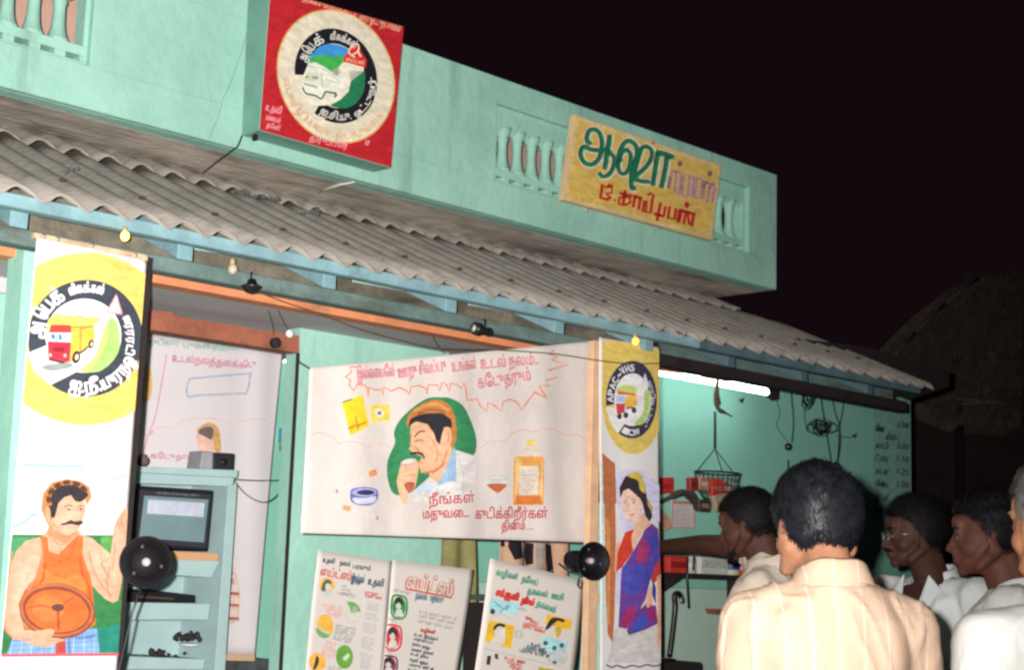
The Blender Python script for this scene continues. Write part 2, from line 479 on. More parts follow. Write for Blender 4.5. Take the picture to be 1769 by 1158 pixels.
# solid stretches between the panels in the slot row and the baluster row
for a, b in ((panels[0][1]-.015, panels[1][0]+.035), (panels[1][1]-.02, XR)):
    m.box(a, b, 4.73, 4.80, zS0, zS1); m.box(a, b, 4.73, 4.80, zO0, zO1)
for (a, b), pit, x0 in ((panels[0], .0955, 2.475-.0955*16), (panels[1], .0925, 4.553)):
    k = 0; x = x0
    while x < b-.03:       # little blocks that leave the drain slots open
        nx = x+pit
        if x+.026 < b-.02: m.box(max(x+.026, a), min(nx-.026, b-.0152), 4.73, 4.80, zS0, zS1)
        x = nx
# raised face plates round the recessed panels
m.box(XL, XR, 4.70, 4.73, zb, zF0)
m.box(XL, XR, 4.70, 4.73, zF1, zt)
m.box(panels[0][1], panels[1][0], 4.70, 4.73, zF0, zF1)
m.box(panels[1][1], XR, 4.70, 4.73, zF0, zF1)
m.build('parapet_wall', M_teal, B, .0025)
# moulded balusters
prof = [(.046, 0), (.047, .006), (.041, .014), (.036, .026), (.030, .045), (.026, .075), (.0245, .11), (.0255, .135), (.031, .146), (.027, .154), (.033, .166), (.042, .183), (.0465, .201)]
proto = None
for (a, b), pit, x0 in ((panels[0], .0955, 2.475-.0477-.0955*15), (panels[1], .0925, 4.553+.048)):
    x = x0
    while x < b-.02:
        if x > a:
            if proto is None:
                q = MB(); q.lathe((x, 4.765, zO0-.001), [(r*.88, h) for r, h in prof], 14); proto = q.build('baluster', M_teal, B); px0 = x
            else:
                copy_part(proto, WL[proto]+Vector((x-px0, 0, 0)), B)
        x += pit
# tiny arches between the baluster heads
for (a, b), pit, x0 in ((panels[0], .0955, 2.475-.0955*15), (panels[1], .0925, 4.553)):
    x = x0
    while x < b:
        q = MB(); q.add([(x-.03, 4.735, zO1), (x+.03, 4.735, zO1), (x, 4.735, zO1-.03), (x-.03, 4.795, zO1), (x+.03, 4.795, zO1), (x, 4.795, zO1-.03)],
              [(0, 2, 1), (3, 4, 5), (0, 3, 5, 2), (1, 2, 5, 4), (0, 1, 4, 3)])
        q.build('arch_moulding', M_teal, B); x += pit
m = MB(); m.box(XL, 6.5, 5.05, 5.10, zb+.122, Z0+2.30); m.build('terrace_wall', M_pink, B)
m = MB(); m.box(XL, XR-.002, 4.8, 8.6, zb, zb+.12); m.build('overhanging_slab', M_conc, B)
# hairline cracks in the parapet and stained joint on the soffit
m = MB()
cr = [P(x, y, 4.6985) for x, y in [(436, 0), (430, 40), (420, 80), (410, 110), (398, 145), (385, 170), (378, 200), (368, 222), (361, 240)]]
m.tube(cr, .0011, 4); m.build('plaster_crack', mat('crack', (.12, .2, .17), .9), B)
m = MB(); pth = [PZ(x, y, Z0+1.5668) for x, y in [(548, 335), (566, 325), (588, 318), (612, 314)]]
m.tube(pth, [.001, .006, .008, .004], 5); m.build('plaster_ridge', mat('ridge', (.6, .56, .5), .9), B)

m = MB(); m.box(XL, 6.5, 4.84, 4.86, zb+.122, zO0-.004); m.build('slot_shade_strip', mat('slot_shade_dark', (.05, .02, .018), .9), B)  # added dark strip so the slots look shaded inside
# ---- corrugated roof sheets
SL = .44
def roofz(Y): return Z0+1.030+SL*(Y-4.0)
RP = Plane((0, 4.0, Z0+1.030), (0, -SL, 1))
rt = [RP.hit(x, y) for x, y in [(1300, 553), (1347, 564), (1440, 592), (1518, 618), (1590, 645), (1626, 658)]]
def ytop(X):
    if X <= rt[0].x: return 5.215
    for a, b in zip(rt, rt[1:]):
        if X <= b.x: return a.y+(b.y-a.y)*(X-a.x)/max(b.x-a.x, 1e-6)
    return rt[-1].y
WLN, AMP = .1365, .016
def sheet(xa, xb, y0, y1f, lift, name='roof_sheet'):
    nx = int((xb-xa)/WLN*10); ny = 5; vs = []; fs = []
    rnd = random.Random(int(xa*100)); dy = rnd.uniform(-.006, .006); tilt = rnd.uniform(-.004, .004)
    for s in (0, 1):
        for j in range(ny+1):
            for i in range(nx+1):
                X = xa+(xb-xa)*i/nx; t = j/ny; Y = (y0+dy)*(1-t)+y1f(X)*t
                ph = 2*math.pi*X/WLN; w = math.sin(ph)+.18*math.sin(2*ph+1.0)
                z = roofz(Y)+AMP*w+lift-.007*s+tilt*(i/nx)
                vs.append((X, Y, z))
    W = nx+1; K = W*(ny+1)
    for j in range(ny):
        for i in range(nx):
            a = j*W+i; fs += [(a, a+1, a+W+1, a+W), (K+a, K+a+W, K+a+W+1, K+a+1)]
    for i in range(nx): fs += [(i, K+i, K+i+1, i+1), (ny*W+i, ny*W+i+1, K+ny*W+i+1, K+ny*W+i)]
    for j in range(ny): fs += [(j*W, j*W+W, K+j*W+W, K+j*W), (j*W+nx, K+j*W+nx, K+j*W+W+nx, j*W+W+nx)]
    b = MB(); b.add(vs, fs, True); return b.build(name, M_asb, B)
x = .80; k = 0
while x < 6.9:
    xe = min(x+1.04, 6.92)
    if x < rt[0].x: sheet(x, xe, 3.955, lambda X: min(ytop(X), 5.0), .001*(k % 2)+.026)
    else: sheet(x, xe, 3.955, lambda X: max(ytop(X), 3.99), .001*(k % 2)+.026)
    if x < 6.3: sheet(x, min(xe, 6.6), 4.93, lambda X: 5.215, .040+.001*(k % 2))
    x = xe-.02; k += 1
# rubble and dried leaves caught on the sheets
m = MB()
for cx_, cy_, n_ in ((415, 352, 16), (440, 360, 10), (538, 388, 20), (480, 365, 8), (120, 322, 4), (1160, 470, 6), (1105, 462, 5)):
    for i in range(n_):
        c = RP.hit(cx_+random.gauss(0, 7), cy_+random.gauss(0, 3))+Vector((0, 0, .05))
        m.ell(c, (random.uniform(.004, .014), random.uniform(.004, .012), random.uniform(.002, .007)), None, 6, 4)
o = m.build('roof_debris', mat('debris', (.10, .11, .10), .95), B); o['kind'] = 'stuff'

bp = None
for i in range(22):
    X = 1.05+i*WLN*2+.034; q = (X, 4.16, roofz(4.16)+AMP+.028)
    if bp is None: m = MB(); m.lathe(q, [(.012, 0), (.013, .002), (.007, .003), (.007, .008)], 8); bp = m.build('roof_bolt', mat('rusty_bolt', (.07, .05, .045), .8), B); b0 = X
    else: copy_part(bp, WL[bp]+Vector((X-b0, 0, 0)), B)
# ---- eave timbers
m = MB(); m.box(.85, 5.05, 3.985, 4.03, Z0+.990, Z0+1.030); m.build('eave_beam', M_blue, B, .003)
m = MB(); m.box(5.052, 6.85, 3.987, 4.03, Z0+.989, Z0+1.028); m.build('eave_beam', mat('falloff_dimmed_blue_timber', (.08, .14, .16), .7, .2, 9), B, .003)  # blue timber darkened in its colour for the flash falloff
for X in (1.43, 1.985, 2.54, 3.108, 3.665, 4.235, 4.775, 5.335, 5.89, 6.45):
    w = .055; zf = Z0+.945
    q = MB(); q.extr([(X-w/2, 4.032, zf), (X-w/2, 4.032, Z0+1.022), (X-w/2, 5.15, roofz(5.15)-.035), (X-w/2, 5.15, roofz(5.15)-.11)], (w, 0, 0))
    q.build('rafter', M_blue if X < 5.2 else mat('falloff_dimmed_blue_timber', (.08, .14, .16), .7, .2, 9), B, .002)  # far rafters share the blue darkened for light falloff
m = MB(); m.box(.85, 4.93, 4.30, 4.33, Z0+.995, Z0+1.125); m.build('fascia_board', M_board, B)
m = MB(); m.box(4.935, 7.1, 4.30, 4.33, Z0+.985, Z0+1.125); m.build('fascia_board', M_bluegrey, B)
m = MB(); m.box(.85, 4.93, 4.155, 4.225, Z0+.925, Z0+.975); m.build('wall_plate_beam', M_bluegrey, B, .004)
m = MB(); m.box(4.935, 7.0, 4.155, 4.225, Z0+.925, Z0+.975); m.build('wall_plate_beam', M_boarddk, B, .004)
for pts in ([(337, 424), (400, 434), (447, 448), (337, 431)], [(610, 480), (665, 490), (700, 503), (612, 487)], [(810, 520), (860, 530), (900, 543), (812, 527)]):
    q = MB(); q.px(pts, 4.24, .01); q.build('lath', M_paleteal, B)
m = MB(); m.box(.85, 4.98, 4.31, 4.38, Z0+.959, Z0+.985); m.build('lintel_beam', M_paleteal, B)
m = MB(); m.box(.85, 4.98, 4.305, 4.38, Z0+.917, Z0+.957); m.build('orange_band', M_orange, B)
m = MB(); m.box(.85, 4.95, 4.382, 6.6, Z0+.919, Z0+.955); m.build('ceiling', M_ceil, B)
# near-black hanging board that closes the veranda roof on the right
m = MB(); m.px([(1139, 560), (1139, 625), (1200, 637), (1262, 648), (1320, 657), (1345, 660), (1400, 668), (1455, 678), (1511, 687), (1560, 684), (1576, 690), (1640, 668), (1640, 640), (1500, 600), (1300, 575)], 4.42, .03)
m.build('hanging_board', M_boarddk, B)
# orange doorhead scraps either side of the tube light
for a in ([(1139, 629), (1181, 636), (1181, 646), (1139, 640)], [(1216, 641), (1262, 650), (1262, 660), (1216, 652)]):
    m = MB(); m.px(a, 4.415, .02); m.build('orange_scrap', M_orange, B)
m = MB(); m.px([(1184, 633), (1214, 640), (1214, 650), (1184, 645)], 4.412, .02); m.build('painted_block', mat('cream_block', (.45, .42, .33), .8), B)

# ---- walls
m = MB(); m.box(3.462, 4.235, 4.66, 4.74, 0, Z0+.919); m.build('front_wall', M_teal, B)
m = MB(); m.box(.85, 2.62, 4.66, 4.74, 0, Z0+.865); m.build('front_wall', M_teal, B)
m = MB(); m.box(.85, 2.62, 4.655, 4.74, Z0+.867, Z0+.918); m.build('wall_head', M_ceil, B)
m = MB(); m.box(3.449, 3.4615, 4.652, 4.659, 0, Z0+.82); m.build('jamb_shadow_strip', M_boarddk, B)  # thin dark strip added for the shadow line along the jamb
m = MB(); m.px([(230, 533), (300, 540), (302, 546), (517, 580), (517, 610), (230, 565)], 4.645, .07); m.build('door_lintel', M_brown, B)
m = MB(); m.px([(43, 416), (66, 420), (66, 1400), (-25, 1400)], 4.25, .10); m.build('veranda_column', M_teal, B)
m = MB(); m.px([(1118, 590), (1137, 592), (1137, 1500), (1100, 1500)], 4.2, .1); m.build('veranda_column', M_boarddk, B)
# rooms behind
m = MB(); m.box(1.2, 4.25, 5.52, 5.6, 0, Z0+1.0); m.build('back_wall', M_teal2, B)
m = MB(); m.box(4.252, 8.80, 5.20, 5.30, Z0-.02, Z0+1.29); m.build('back_wall', M_teal2, B)
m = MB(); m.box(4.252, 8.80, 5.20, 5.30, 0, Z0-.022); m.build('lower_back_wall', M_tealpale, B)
m = MB(); m.box(4.238, 4.27, 4.75, 5.19, 0, Z0+.915); m.build('partition', M_teal2, B)
m = MB(); m.box(.85, 8.8, 4.1, 5.6, .0, .14); m.build('plinth', M_conc, B)
# painted price column on the right end of the shop wall
A = Art(YP(5.2), off=.0014)
A.poly([(1509, 690), (1572, 690), (1574, 905), (1508, 900)], (.235, .47, .38))
rows = [(738, 'விலை'), (768, 'காபி'), (790, 'டீ பால்'), (812, 'வடை'), (834, 'போண்டா'), (858, 'இட்லி'), (880, 'தோசை')]
for i, (y, w_) in enumerate(rows):
    if i: A.text(w_, (1512, y+6), (1533, y+9), 9, (.045, .07, .10), .6)
    A.text(['பட்டியல்', '2.00', '1.50', '1.25', '1.00', '1.50', '3.00'][i], (1549, y+7-(8 if i == 0 else 0)), (1569, y+10-(8 if i == 0 else 0)), 9, (.09, .06, .10), .6)
A.text('கிளப்', (1530, 760), (1552, 762), 10, (.07, .08, .12), .6)
A.text('விலை', (1512, 745), (1526, 747), 10, (.05, .06, .10), .7)
A.build('painted_price_list', B)

# ---- low counters
m = MB(); m.box(5.5, 8.6, 4.55, 4.95, .14, Z0-.47); m.build('counter', M_boarddk, B)

# ============================================================ thatched hut in the dark
H = thing('thatched_hut', 'dim thatched palm-leaf roof of a hut in the dark beyond the awning', 'hut', (14, 8.5, 0))
hp = Plane((11.5, 8, 0), (-.5, -1, .6))
M_thatch = mat('dry_palm_thatch', (.17, .13, .11), .95, .3, 8, .5, 40)
def hq(x, y): return hp.hit(x, y)
m = MB()
base = [hq(*q) for q in [(1515, 625), (1560, 580), (1610, 528), (1668, 485), (1720, 462), (1800, 455), (1800, 720), (1700, 712), (1600, 668)]]
m.extr([p+Vector((0, .25, -.1)) for p in base], Vector((0, .2, -.1))); m.build('roof_slab', M_thatch, H)
m = MB(); rnd = random.Random(5)
for i in range(2600):
    x = rnd.uniform(1520, 1800); yt = 625-(x-1515)*.98 if x < 1668 else 485-(x-1668)*.25
    yt = max(yt, 455); y = rnd.uniform(yt-9, 712)
    if x < 1600 and y > 668-(1600-x)*.5: continue
    p = hq(x, y)+Vector((0, -.03-rnd.random()*.08, 0)); L = rnd.uniform(.15, .5)
    d = (hq(x-rnd.uniform(4, 22), y+30)-hq(x, y)).normalized()*L+Vector((0, rnd.uniform(-.08, 0), 0))
    w = Vector((rnd.uniform(.005, .014), 0, rnd.uniform(-.004, .01)))
    m.add([p, p+w, p+d+w*.3, p+d*.5-w*.4], [(0, 1, 2, 3)])
for (a, b) in (((1520, 622), (1560, 578)), ((1560, 578), (1612, 527)), ((1612, 527), (1670, 483)), ((1630, 690), (1760, 705)), ((1640, 700), (1745, 690))):
    m.tube([hq(*a)+Vector((0, -.15, 0)), hq(*b)+Vector((0, -.15, 0))], .018, 5)
o = m.build('palm_thatch', M_thatch, H); o['kind'] = 'stuff'
m = MB(); a_, b_ = hq(1585, 690), hq(1900, 720); m.extr([Vector((a_.x, a_.y+.5, 0)), Vector((b_.x, b_.y+.5, 0)), Vector((b_.x, b_.y+.5, b_.z+.3)), Vector((a_.x, a_.y+.5, a_.z+.3))], (.05, .1, 0)); m.build('mud_wall', mat('mud_wall', (.05, .03, .03), .95, .2, 4), H)
for x in (1600, 1700): m = MB(); p = hq(x, 700); m.tube([Vector((p.x, p.y+.3, 0)), p+Vector((0, .3, 0))], .05, 6); m.build('post', M_boarddk, H)
# ============================================================ SIGNS AND BANNERS
# ---- lit red sign box on the parapet
def solid_plane(p_top_y, p_bot_y, zt_, zb_):
    dy, dz = p_top_y-p_bot_y, zt_-zb_
    return Plane((0, p_bot_y, zb_), (0, -dz, dy))
pr = solid_plane(4.552, 4.590, Z0+2.19, Z0+1.60)
RC = [(467, -22), (697, 45), (675, 290), (447, 225)]
T = thing('sign_box', 'red square sign box with a round lorry emblem fixed to the turquoise parapet', 'signboard', (3.45, 4.6, Z0+1.6))
c = [pr.hit(*q) for q in RC]
m = MB(); back = [Vector((p.x, 4.698, p.z)) for p in c]
m.add(c+back, [(0, 1, 2, 3), (7, 6, 5, 4), (0, 4, 5, 1), (1, 5, 6, 2), (2, 6, 7, 3), (3, 7, 4, 0)])
m.build('box', mat('sign_box_green', (.16, .33, .27), .5, .12, 6, .1), T, .002)
A = Art(pr, off=.003, clip=[(464, -21), (699, 46), (677, 293), (444, 226)])
A.poly([(467, -21), (696.5, 46), (674.5, 289), (448, 224)], (.43, .016, .024))
A.build('sign_face', T)
def emblem_geo(cx, cy, ax, ay, bx, by):
    """maps a unit circle picture (u right, v up) onto the slanted face in photo pixels"""
    return lambda u, v: (cx+ax*u+bx*v, cy+ay*u+by*v)
A = Art(pr, off=.0042)
cx_, cy_ = 579, 132
E = emblem_geo(cx_, cy_, 100, 27, 11, -111)
circ = lambda r, n=48, ou=0, ov=0, E=E: [E(ou+r*math.cos(2*math.pi*i/n), ov+r*math.sin(2*math.pi*i/n)) for i in range(n)]
A.poly(circ(1.02), (.62, .33, .10), lay=1)
A.poly(circ(.995), (.66, .60, .47), lay=2)
E = emblem_geo(579, 131, 71, 19, 8, -80)
def ring_poly(E, r0, r1, a0, a1, n=50):
    an = [math.radians(a0+(a1-a0)*i/n) for i in range(n+1)]
    return [([E(r1*math.cos(a), r1*math.sin(a)), E(r1*math.cos(b), r1*math.sin(b)), E(r0*math.cos(b), r0*math.sin(b)), E(r0*math.cos(a), r0*math.sin(a))]) for a, b in zip(an, an[1:])]
for q in ring_poly(E, .68, 1, -115, 192): A.poly(q, (.010, .009, .016), lay=3)
PI_ = lambda pts: [(480+x*.1727, 30+y*.1727) for x, y in pts]     # from the enlarged look at the emblem
A.poly(PI_([(300, 440), (330, 370), (400, 300), (480, 268), (560, 268), (640, 290), (700, 330), (690, 400), (620, 470), (300, 470)]), (.045, .26, .62), True, lay=4)
A.poly(PI_([(290, 500), (305, 420), (350, 390), (400, 375), (440, 385), (480, 365), (540, 395), (600, 380), (660, 390), (690, 420), (660, 560), (600, 640), (480, 590), (380, 500)]), (.05, .38, .07), lay=5)
A.poly(PI_([(700, 530), (855, 540), (862, 640), (850, 740), (800, 830), (720, 895), (630, 910), (520, 880), (600, 820), (680, 760), (715, 680)]), (.015, .17, .075), True, lay=4, k=3)
A.poly(PI_([(470, 880), (330, 885), (180, 670), (300, 640), (560, 660), (620, 560), (600, 500), (640, 450), (740, 450), (850, 500), (850, 540), (705, 530), (720, 640), (700, 740), (620, 820), (540, 865)]), (.72, .70, .58), lay=6)
A.poly(PI_([(765, 245), (880, 430), (870, 505), (640, 440), (650, 400)]), (.58, .03, .03), lay=7)
A.line(PI_([(760, 400), (700, 350), (735, 280), (770, 262), (800, 285), (790, 340), (720, 385)]), 2.4, (.85, .75, .5), True, lay=8)
A.line(PI_([(795, 345), (820, 395)]), 2.4, (.85, .75, .5), lay=8)
A.text('எய்ட்ஸ்', PI_([(670, 428)])[0], PI_([(850, 472)])[0], 5, (.85, .6, .35), .5, lay=8)
# the white lorry
A.poly(PI_([(250, 570), (300, 455), (370, 450), (450, 490), (600, 600), (600, 740), (470, 745), (420, 800), (300, 770), (240, 700)]), (.70, .72, .62), lay=8)
A.poly(PI_([(255, 600), (290, 540), (400, 580), (380, 640), (260, 640)]), (.50, .56, .42), lay=9)
for a, b in (((265, 590), (300, 600)), ((340, 595), (395, 612))): A.poly(PI_([a, (b[0], b[1]-10), b, (a[0], a[1]+12)]), (.04, .06, .05), lay=10)
A.poly(PI_([(250, 650), (390, 690), (385, 712), (250, 675)]), (.34, .44, .28), lay=10)
A.line(PI_([(235, 700), (270, 760), (330, 775), (380, 790), (420, 815), (450, 780), (470, 745), (560, 760)]), 2.6, (.02, .02, .03), True, lay=11)
A.line(PI_([(560, 750), (575, 780), (555, 800)]), 3.2, (.02, .02, .03), lay=11)
A.line(PI_([(300, 490), (450, 520), (560, 600), (600, 650)]), 1.2, (.30, .38, .22), True, lay=10)
A.line(PI_([(420, 560), (440, 700)]), 1.5, (.3, .38, .25), lay=10); A.line(PI_([(470, 620), (590, 660)]), 1.2, (.3, .38, .25), lay=10)
A.build('emblem', T)
A = Art(pr, off=.0075, clip=[(468, -19), (695, 47), (673, 288), (449, 223)])
W1 = (.72, .72, .66)
def earc(A, E, cl, r, a0, a1, h, col, bold=0, lay=1):
    n = len(cl); wd = [max(1, len(c))**.6 for c in cl]; S = sum(wd); acc = 0
    for c_, w_ in zip(cl, wd):
        t0 = (acc+.05*w_)/S; t1 = (acc+.95*w_)/S; acc += w_
        a, b = math.radians(a0+(a1-a0)*t0), math.radians(a0+(a1-a0)*t1)
        A.text(c_, E(r*math.cos(a), r*math.sin(a)), E(r*math.cos(b), r*math.sin(b)), h, col, bold, lay=lay)
earc(A, E, ['அ', 'பெ'[1:]+'ப', 'க்'], .74, 172, 118, 15, W1, .9)
earc(A, E, ['வீ', 'ல', 'க்', 'க', 'ல்'], .76, 108, 62, 11, W1, .7)
earc(A, E, ['ஐ.', 'சி.', 'யு.'], .94, 250, 300, -0+11, W1, .8)
earc(A, E, ['ஓ', 'ட்', 'டு', 'ந', 'ர்'], .95, 306, 372, 9, W1, .5)
E2 = emblem_geo(cx_, cy_, 100, 27, 11, -111)
earc(A, E2, list('எயடஸவிழிபபணரவ'), .93, 195, 268, 10, (.62, .36, .20), .4)
earc(A, E2, ['தொ', 'டர்', 'பு', 'கொ', 'ள்', 'க'], .95, 275, 335, 11, (.66, .40, .20), .3)
A.text('அபெக் சுகாதாரத் திட்டம்', (520, 1), (612, 30), 12, (.80, .45, .30), .3)
A.text('லாரி ஓட்டுநர் சங்கம்', (618, 33), (688, 55), 12, (.80, .45, .30), .3)
A.text('உதவி', (456, 190), (483, 197), 10, (.80, .35, .40), .5)
A.text('மையம்', (457, 206), (481, 213), 8, (.80, .35, .40), .5)
A.text('தேனி', (458, 219), (480, 226), 7, (.80, .35, .40), .5)
A.text('திருப்பூர்', (532, 243), (597, 258), 9, (.80, .35, .38), .4)
A.text('10', (628, 250), (634, 252), 8, (.8, .5, .45), .3)
A.build('lettering', T)
m = MB(); p = pr.hit(452, 229); m.box(p.x-.006, p.x+.006, 4.62, 4.64, p.z-.022, p.z); m.build('bracket', M_dark, T)

# ---- yellow shop sign
pyl = solid_plane(4.60, 4.66, Z0+2.10, Z0+1.69)
YC = [(993, 197), (1247, 285), (1230, 415), (972, 345)]
T = thing('shop_sign', 'yellow signboard with green and red Tamil lettering hung on the parapet balusters', 'signboard', (5.4, 4.65, Z0+1.7))
c = [pyl.hit(*q) for q in YC]
m = MB(); m.extr(c, Vector((0, .03, 0))); m.build('board', mat('sign_edge', (.62, .45, .25), .6), T, .002)
A = Art(pyl, off=.0012)
A.poly([(994, 199), (1245, 286), (1228, 412.5), (974, 344)], (.68, .50, .22), lay=1)
A.poly([(1000, 208), (1240, 291), (1224, 405), (981, 340)], (.66, .455, .115), lay=2)
A.build('yellow_panel', T)
S = lambda pts: [(980+x*.2073, 180+y*.2073) for x, y in pts]
strokes = [
 ([(200, 330), (165, 300), (180, 230), (225, 212), (270, 240), (290, 310), (285, 400), (255, 470), (205, 505), (150, 490), (118, 440), (115, 390), (140, 355), (190, 375), (240, 385), (350, 385)], 6.0),
 ([(355, 255), (350, 320), (335, 400), (325, 480), (312, 545)], 6.6),
 ([(340, 400), (385, 430), (395, 490), (370, 560), (330, 600), (290, 600), (268, 570)], 5.6),
 ([(450, 480), (432, 440), (455, 360), (490, 315), (530, 310), (575, 350), (585, 420), (560, 500), (540, 580), (535, 640), (540, 700), (570, 700)], 6.2),
 ([(490, 370), (530, 420), (520, 520), (490, 575), (455, 580), (430, 540), (432, 470), (455, 410), (490, 380)], 5.2),
 ([(555, 600), (610, 400), (650, 355), (700, 380), (705, 440), (670, 510), (600, 580), (565, 610), (600, 640), (690, 650)], 5.6),
 ([(760, 400), (735, 540), (715, 680)], 6.4), ([(745, 400), (820, 420), (885, 445)], 7.4), ([(835, 430), (815, 560), (785, 700)], 6.6)]
A = Art(pyl, off=.0020)
for st, w in strokes: A.line(S(st), w+7, (.72, .66, .50), True, lay=1)
for st, w in strokes: A.line([(x-1.3, y-.6) for x, y in S(st)], w+1.6, (.012, .03, .05), True, lay=2)
for st, w in strokes: A.line(S(st), w, (.012, .20, .095), True, lay=3)
VI = (.46, .25, .27)
SU = (.13, -1)
vi = [([(855, 600), (850, 640), (845, 700), (860, 600), (875, 545), (905, 570), (900, 640), (890, 740)], 2.6), ([(890, 560), (930, 560), (945, 600), (930, 740)], 2.6), ([(905, 745), (950, 755), (965, 640), (975, 580)], 2.6),
      ([(960, 760), (1000, 770), (1015, 640), (1018, 585)], 2.6), ([(1050, 600), (1035, 770), (1090, 780)], 3.0), ([(1075, 620), (1070, 700), (1055, 760)], 2.6), ([(1070, 610), (1120, 625), (1110, 790)], 2.6),
      ([(1140, 650), (1125, 790)], 2.4), ([(1130, 700), (1160, 640), (1185, 680), (1170, 800), (1150, 820)], 2.6), ([(1180, 700), (1210, 660), (1225, 700), (1205, 820)], 2.8), ([(1125, 640), (1225, 670)], 2.2)]
for st, w in vi: A.line(S(st), w+3.6, (.62, .40, .30), lay=1)
for st, w in vi: A.line(S(st), w*1.45, VI, lay=4)
for x, y in ((935, 495), (1185, 578)): q = S([(x, y)])[0]; A.ell(q[0], q[1], 4.2, 5.2, (.28, .10, .17), lay=4)
q = S([(712, 322)])[0]; A.ell(q[0], q[1], 3.2, 2.6, (.55, .18, .05), lay=4)
RD = (.50, .035, .03)
red = [([(290, 665), (272, 780), (345, 795)], 5), ([(305, 690), (370, 690), (365, 740), (320, 745), (345, 770), (360, 790)], 4), ([(330, 640+30), (378, 685)], 4),
       ([(392, 795), (394, 806)], 5), ([(430, 740), (540, 765)], 4.4), ([(480, 715), (462, 830)], 4.4), ([(480, 770), (430, 780), (425, 830), (480, 840), (520, 820), (520, 780), (480, 772)], 4), ([(560, 760), (545, 860)], 4.6), ([(550, 765), (620, 785)], 4.6), ([(605, 780), (590, 880)], 4.6),
       ([(640, 800), (625, 890), (690, 905), (705, 800)], 4.6), ([(700, 810), (715, 760), (690, 740), (665, 760)], 4), ([(660, 800), (650, 895)], 3.2), ([(722, 905), (724, 914)], 5),
       ([(775, 820), (750, 930), (745, 975)], 4.6), ([(765, 920), (800, 930), (815, 850)], 4.2), ([(720, 915), (800, 935)], 4), ([(850, 850), (835, 950), (890, 960), (900, 865)], 4.6),
       ([(930, 880), (915, 985), (925, 985), (950, 890), (985, 900), (965, 1000)], 4.4), ([(975, 900), (1000, 890), (1010, 1005)], 4), ([(925, 878), (1065, 920)], 4.4), ([(1050, 920), (1030, 1020)], 5)]
for st, w in red: A.line(S(st), w*1.25, RD, lay=5)
q = S([(993, 838)])[0]; A.ell(q[0], q[1], 4.6, 5.6, RD, lay=5)
A.build('lettering', T)
# hook below the sign
m = MB(); p = P(1013, 362, 4.69); m.ell(p, (.018, .008, .014), None, 8, 6); m.tube([p, p+Vector((0, 0, .045))], .005, 5)
m.build('plaster_knob', mat('knob', (.35, .4, .33), .9), B)

# ============================================================ tall banner on the left
def wv(ax, kx, az, kz, ph):
    return lambda X, z: ax*math.sin(kx*X+ph+1.3*z)+az*math.sin(kz*z+.7*kx*X*.3)
w1 = wv(.0035, 16, .002, 5, .4)
T = thing('tall_banner', 'tall white cloth banner painted with a man in an orange vest holding a wheel', 'banner', (2.15, 4.08, Z0-.7))
BL = [(65, 410), (254, 450), (190, 1300), (-15, 1300)]
YB = 4.06
cloth('banner_cloth', BL, YB, M_white, T, w1, 30, 90)
m = MB(); m.px([(60, 401), (256, 441), (256, 451), (60, 411)], YB+.003, .022); m.build('batten', mat('stained_batten', (.60, .40, .25), .8, .3, 20), T, .002)
for x, y in ((76, 408), (100, 413), (160, 424), (235, 441)):
    m = MB(); m.ell(P(x, y, YB-.002), (.006, .004, .006), None, 8, 6); m.build('nail', M_steel, T)
m = MB(); m.px([(256, 444), (264, 446), (198, 1300), (187, 1300)], YB+.02, .03); m.build('banner_shadow_strip', M_boarddk, T)  # added dark strip standing in for the banner's flash shadow
C1 = [(66, 412), (253, 452), (190, 1298), (-14, 1298)]
YEL = (.66, .50, .13)
A = Art(YP(YB), clip=C1, wave=w1, off=.002)
A.ell(147, 586, 157, 149, YEL, n=60, lay=1)
c4 = lambda pts: [(x*.3195, 390+y*.3195) for x, y in pts]
CE = emblem_geo(148, 585, 99, 0, 0, -101)
A.ell(148, 585, 99, 101, (.045, .055, .075), n=60, lay=2)
A.ell(144, 580.5, 65, 64, (.80, .79, .80), n=48, lay=3)
A.poly(c4([(150, 690), (260, 645), (350, 700), (470, 760), (275, 862), (190, 790)]), (.78, .76, .78), lay=4)
A.poly(c4([(245, 575), (262, 510), (290, 480), (320, 470), (345, 488), (370, 478), (395, 490), (430, 480), (460, 500), (500, 492), (540, 505), (480, 560), (400, 640), (260, 650)]), (.60, .62, .12), lay=4)
for a in ([(290, 500), (320, 478), (350, 500), (330, 510)], [(395, 500), (430, 488), (470, 505), (430, 520)], [(250, 560), (262, 530), (268, 600), (256, 620)]): A.poly(c4(a), (.38, .58, .16), lay=5)
A.poly(c4([(590, 500), (625, 520), (642, 570), (646, 620), (638, 680), (600, 740), (540, 785), (480, 795), (425, 785), (480, 750), (520, 690), (545, 600)]), (.34, .62, .17), True, center=(.30, .60, .14), lay=5)
A.poly(c4([(555, 560), (548, 640), (515, 710), (470, 760), (430, 785), (470, 792), (520, 730), (565, 650), (580, 560)]), (.66, .64, .17), True, lay=6)
A.poly(c4([(240, 755), (300, 745), (370, 740), (390, 760), (330, 782), (270, 785), (232, 772)]), (.26, .30, .30), True, lay=6)
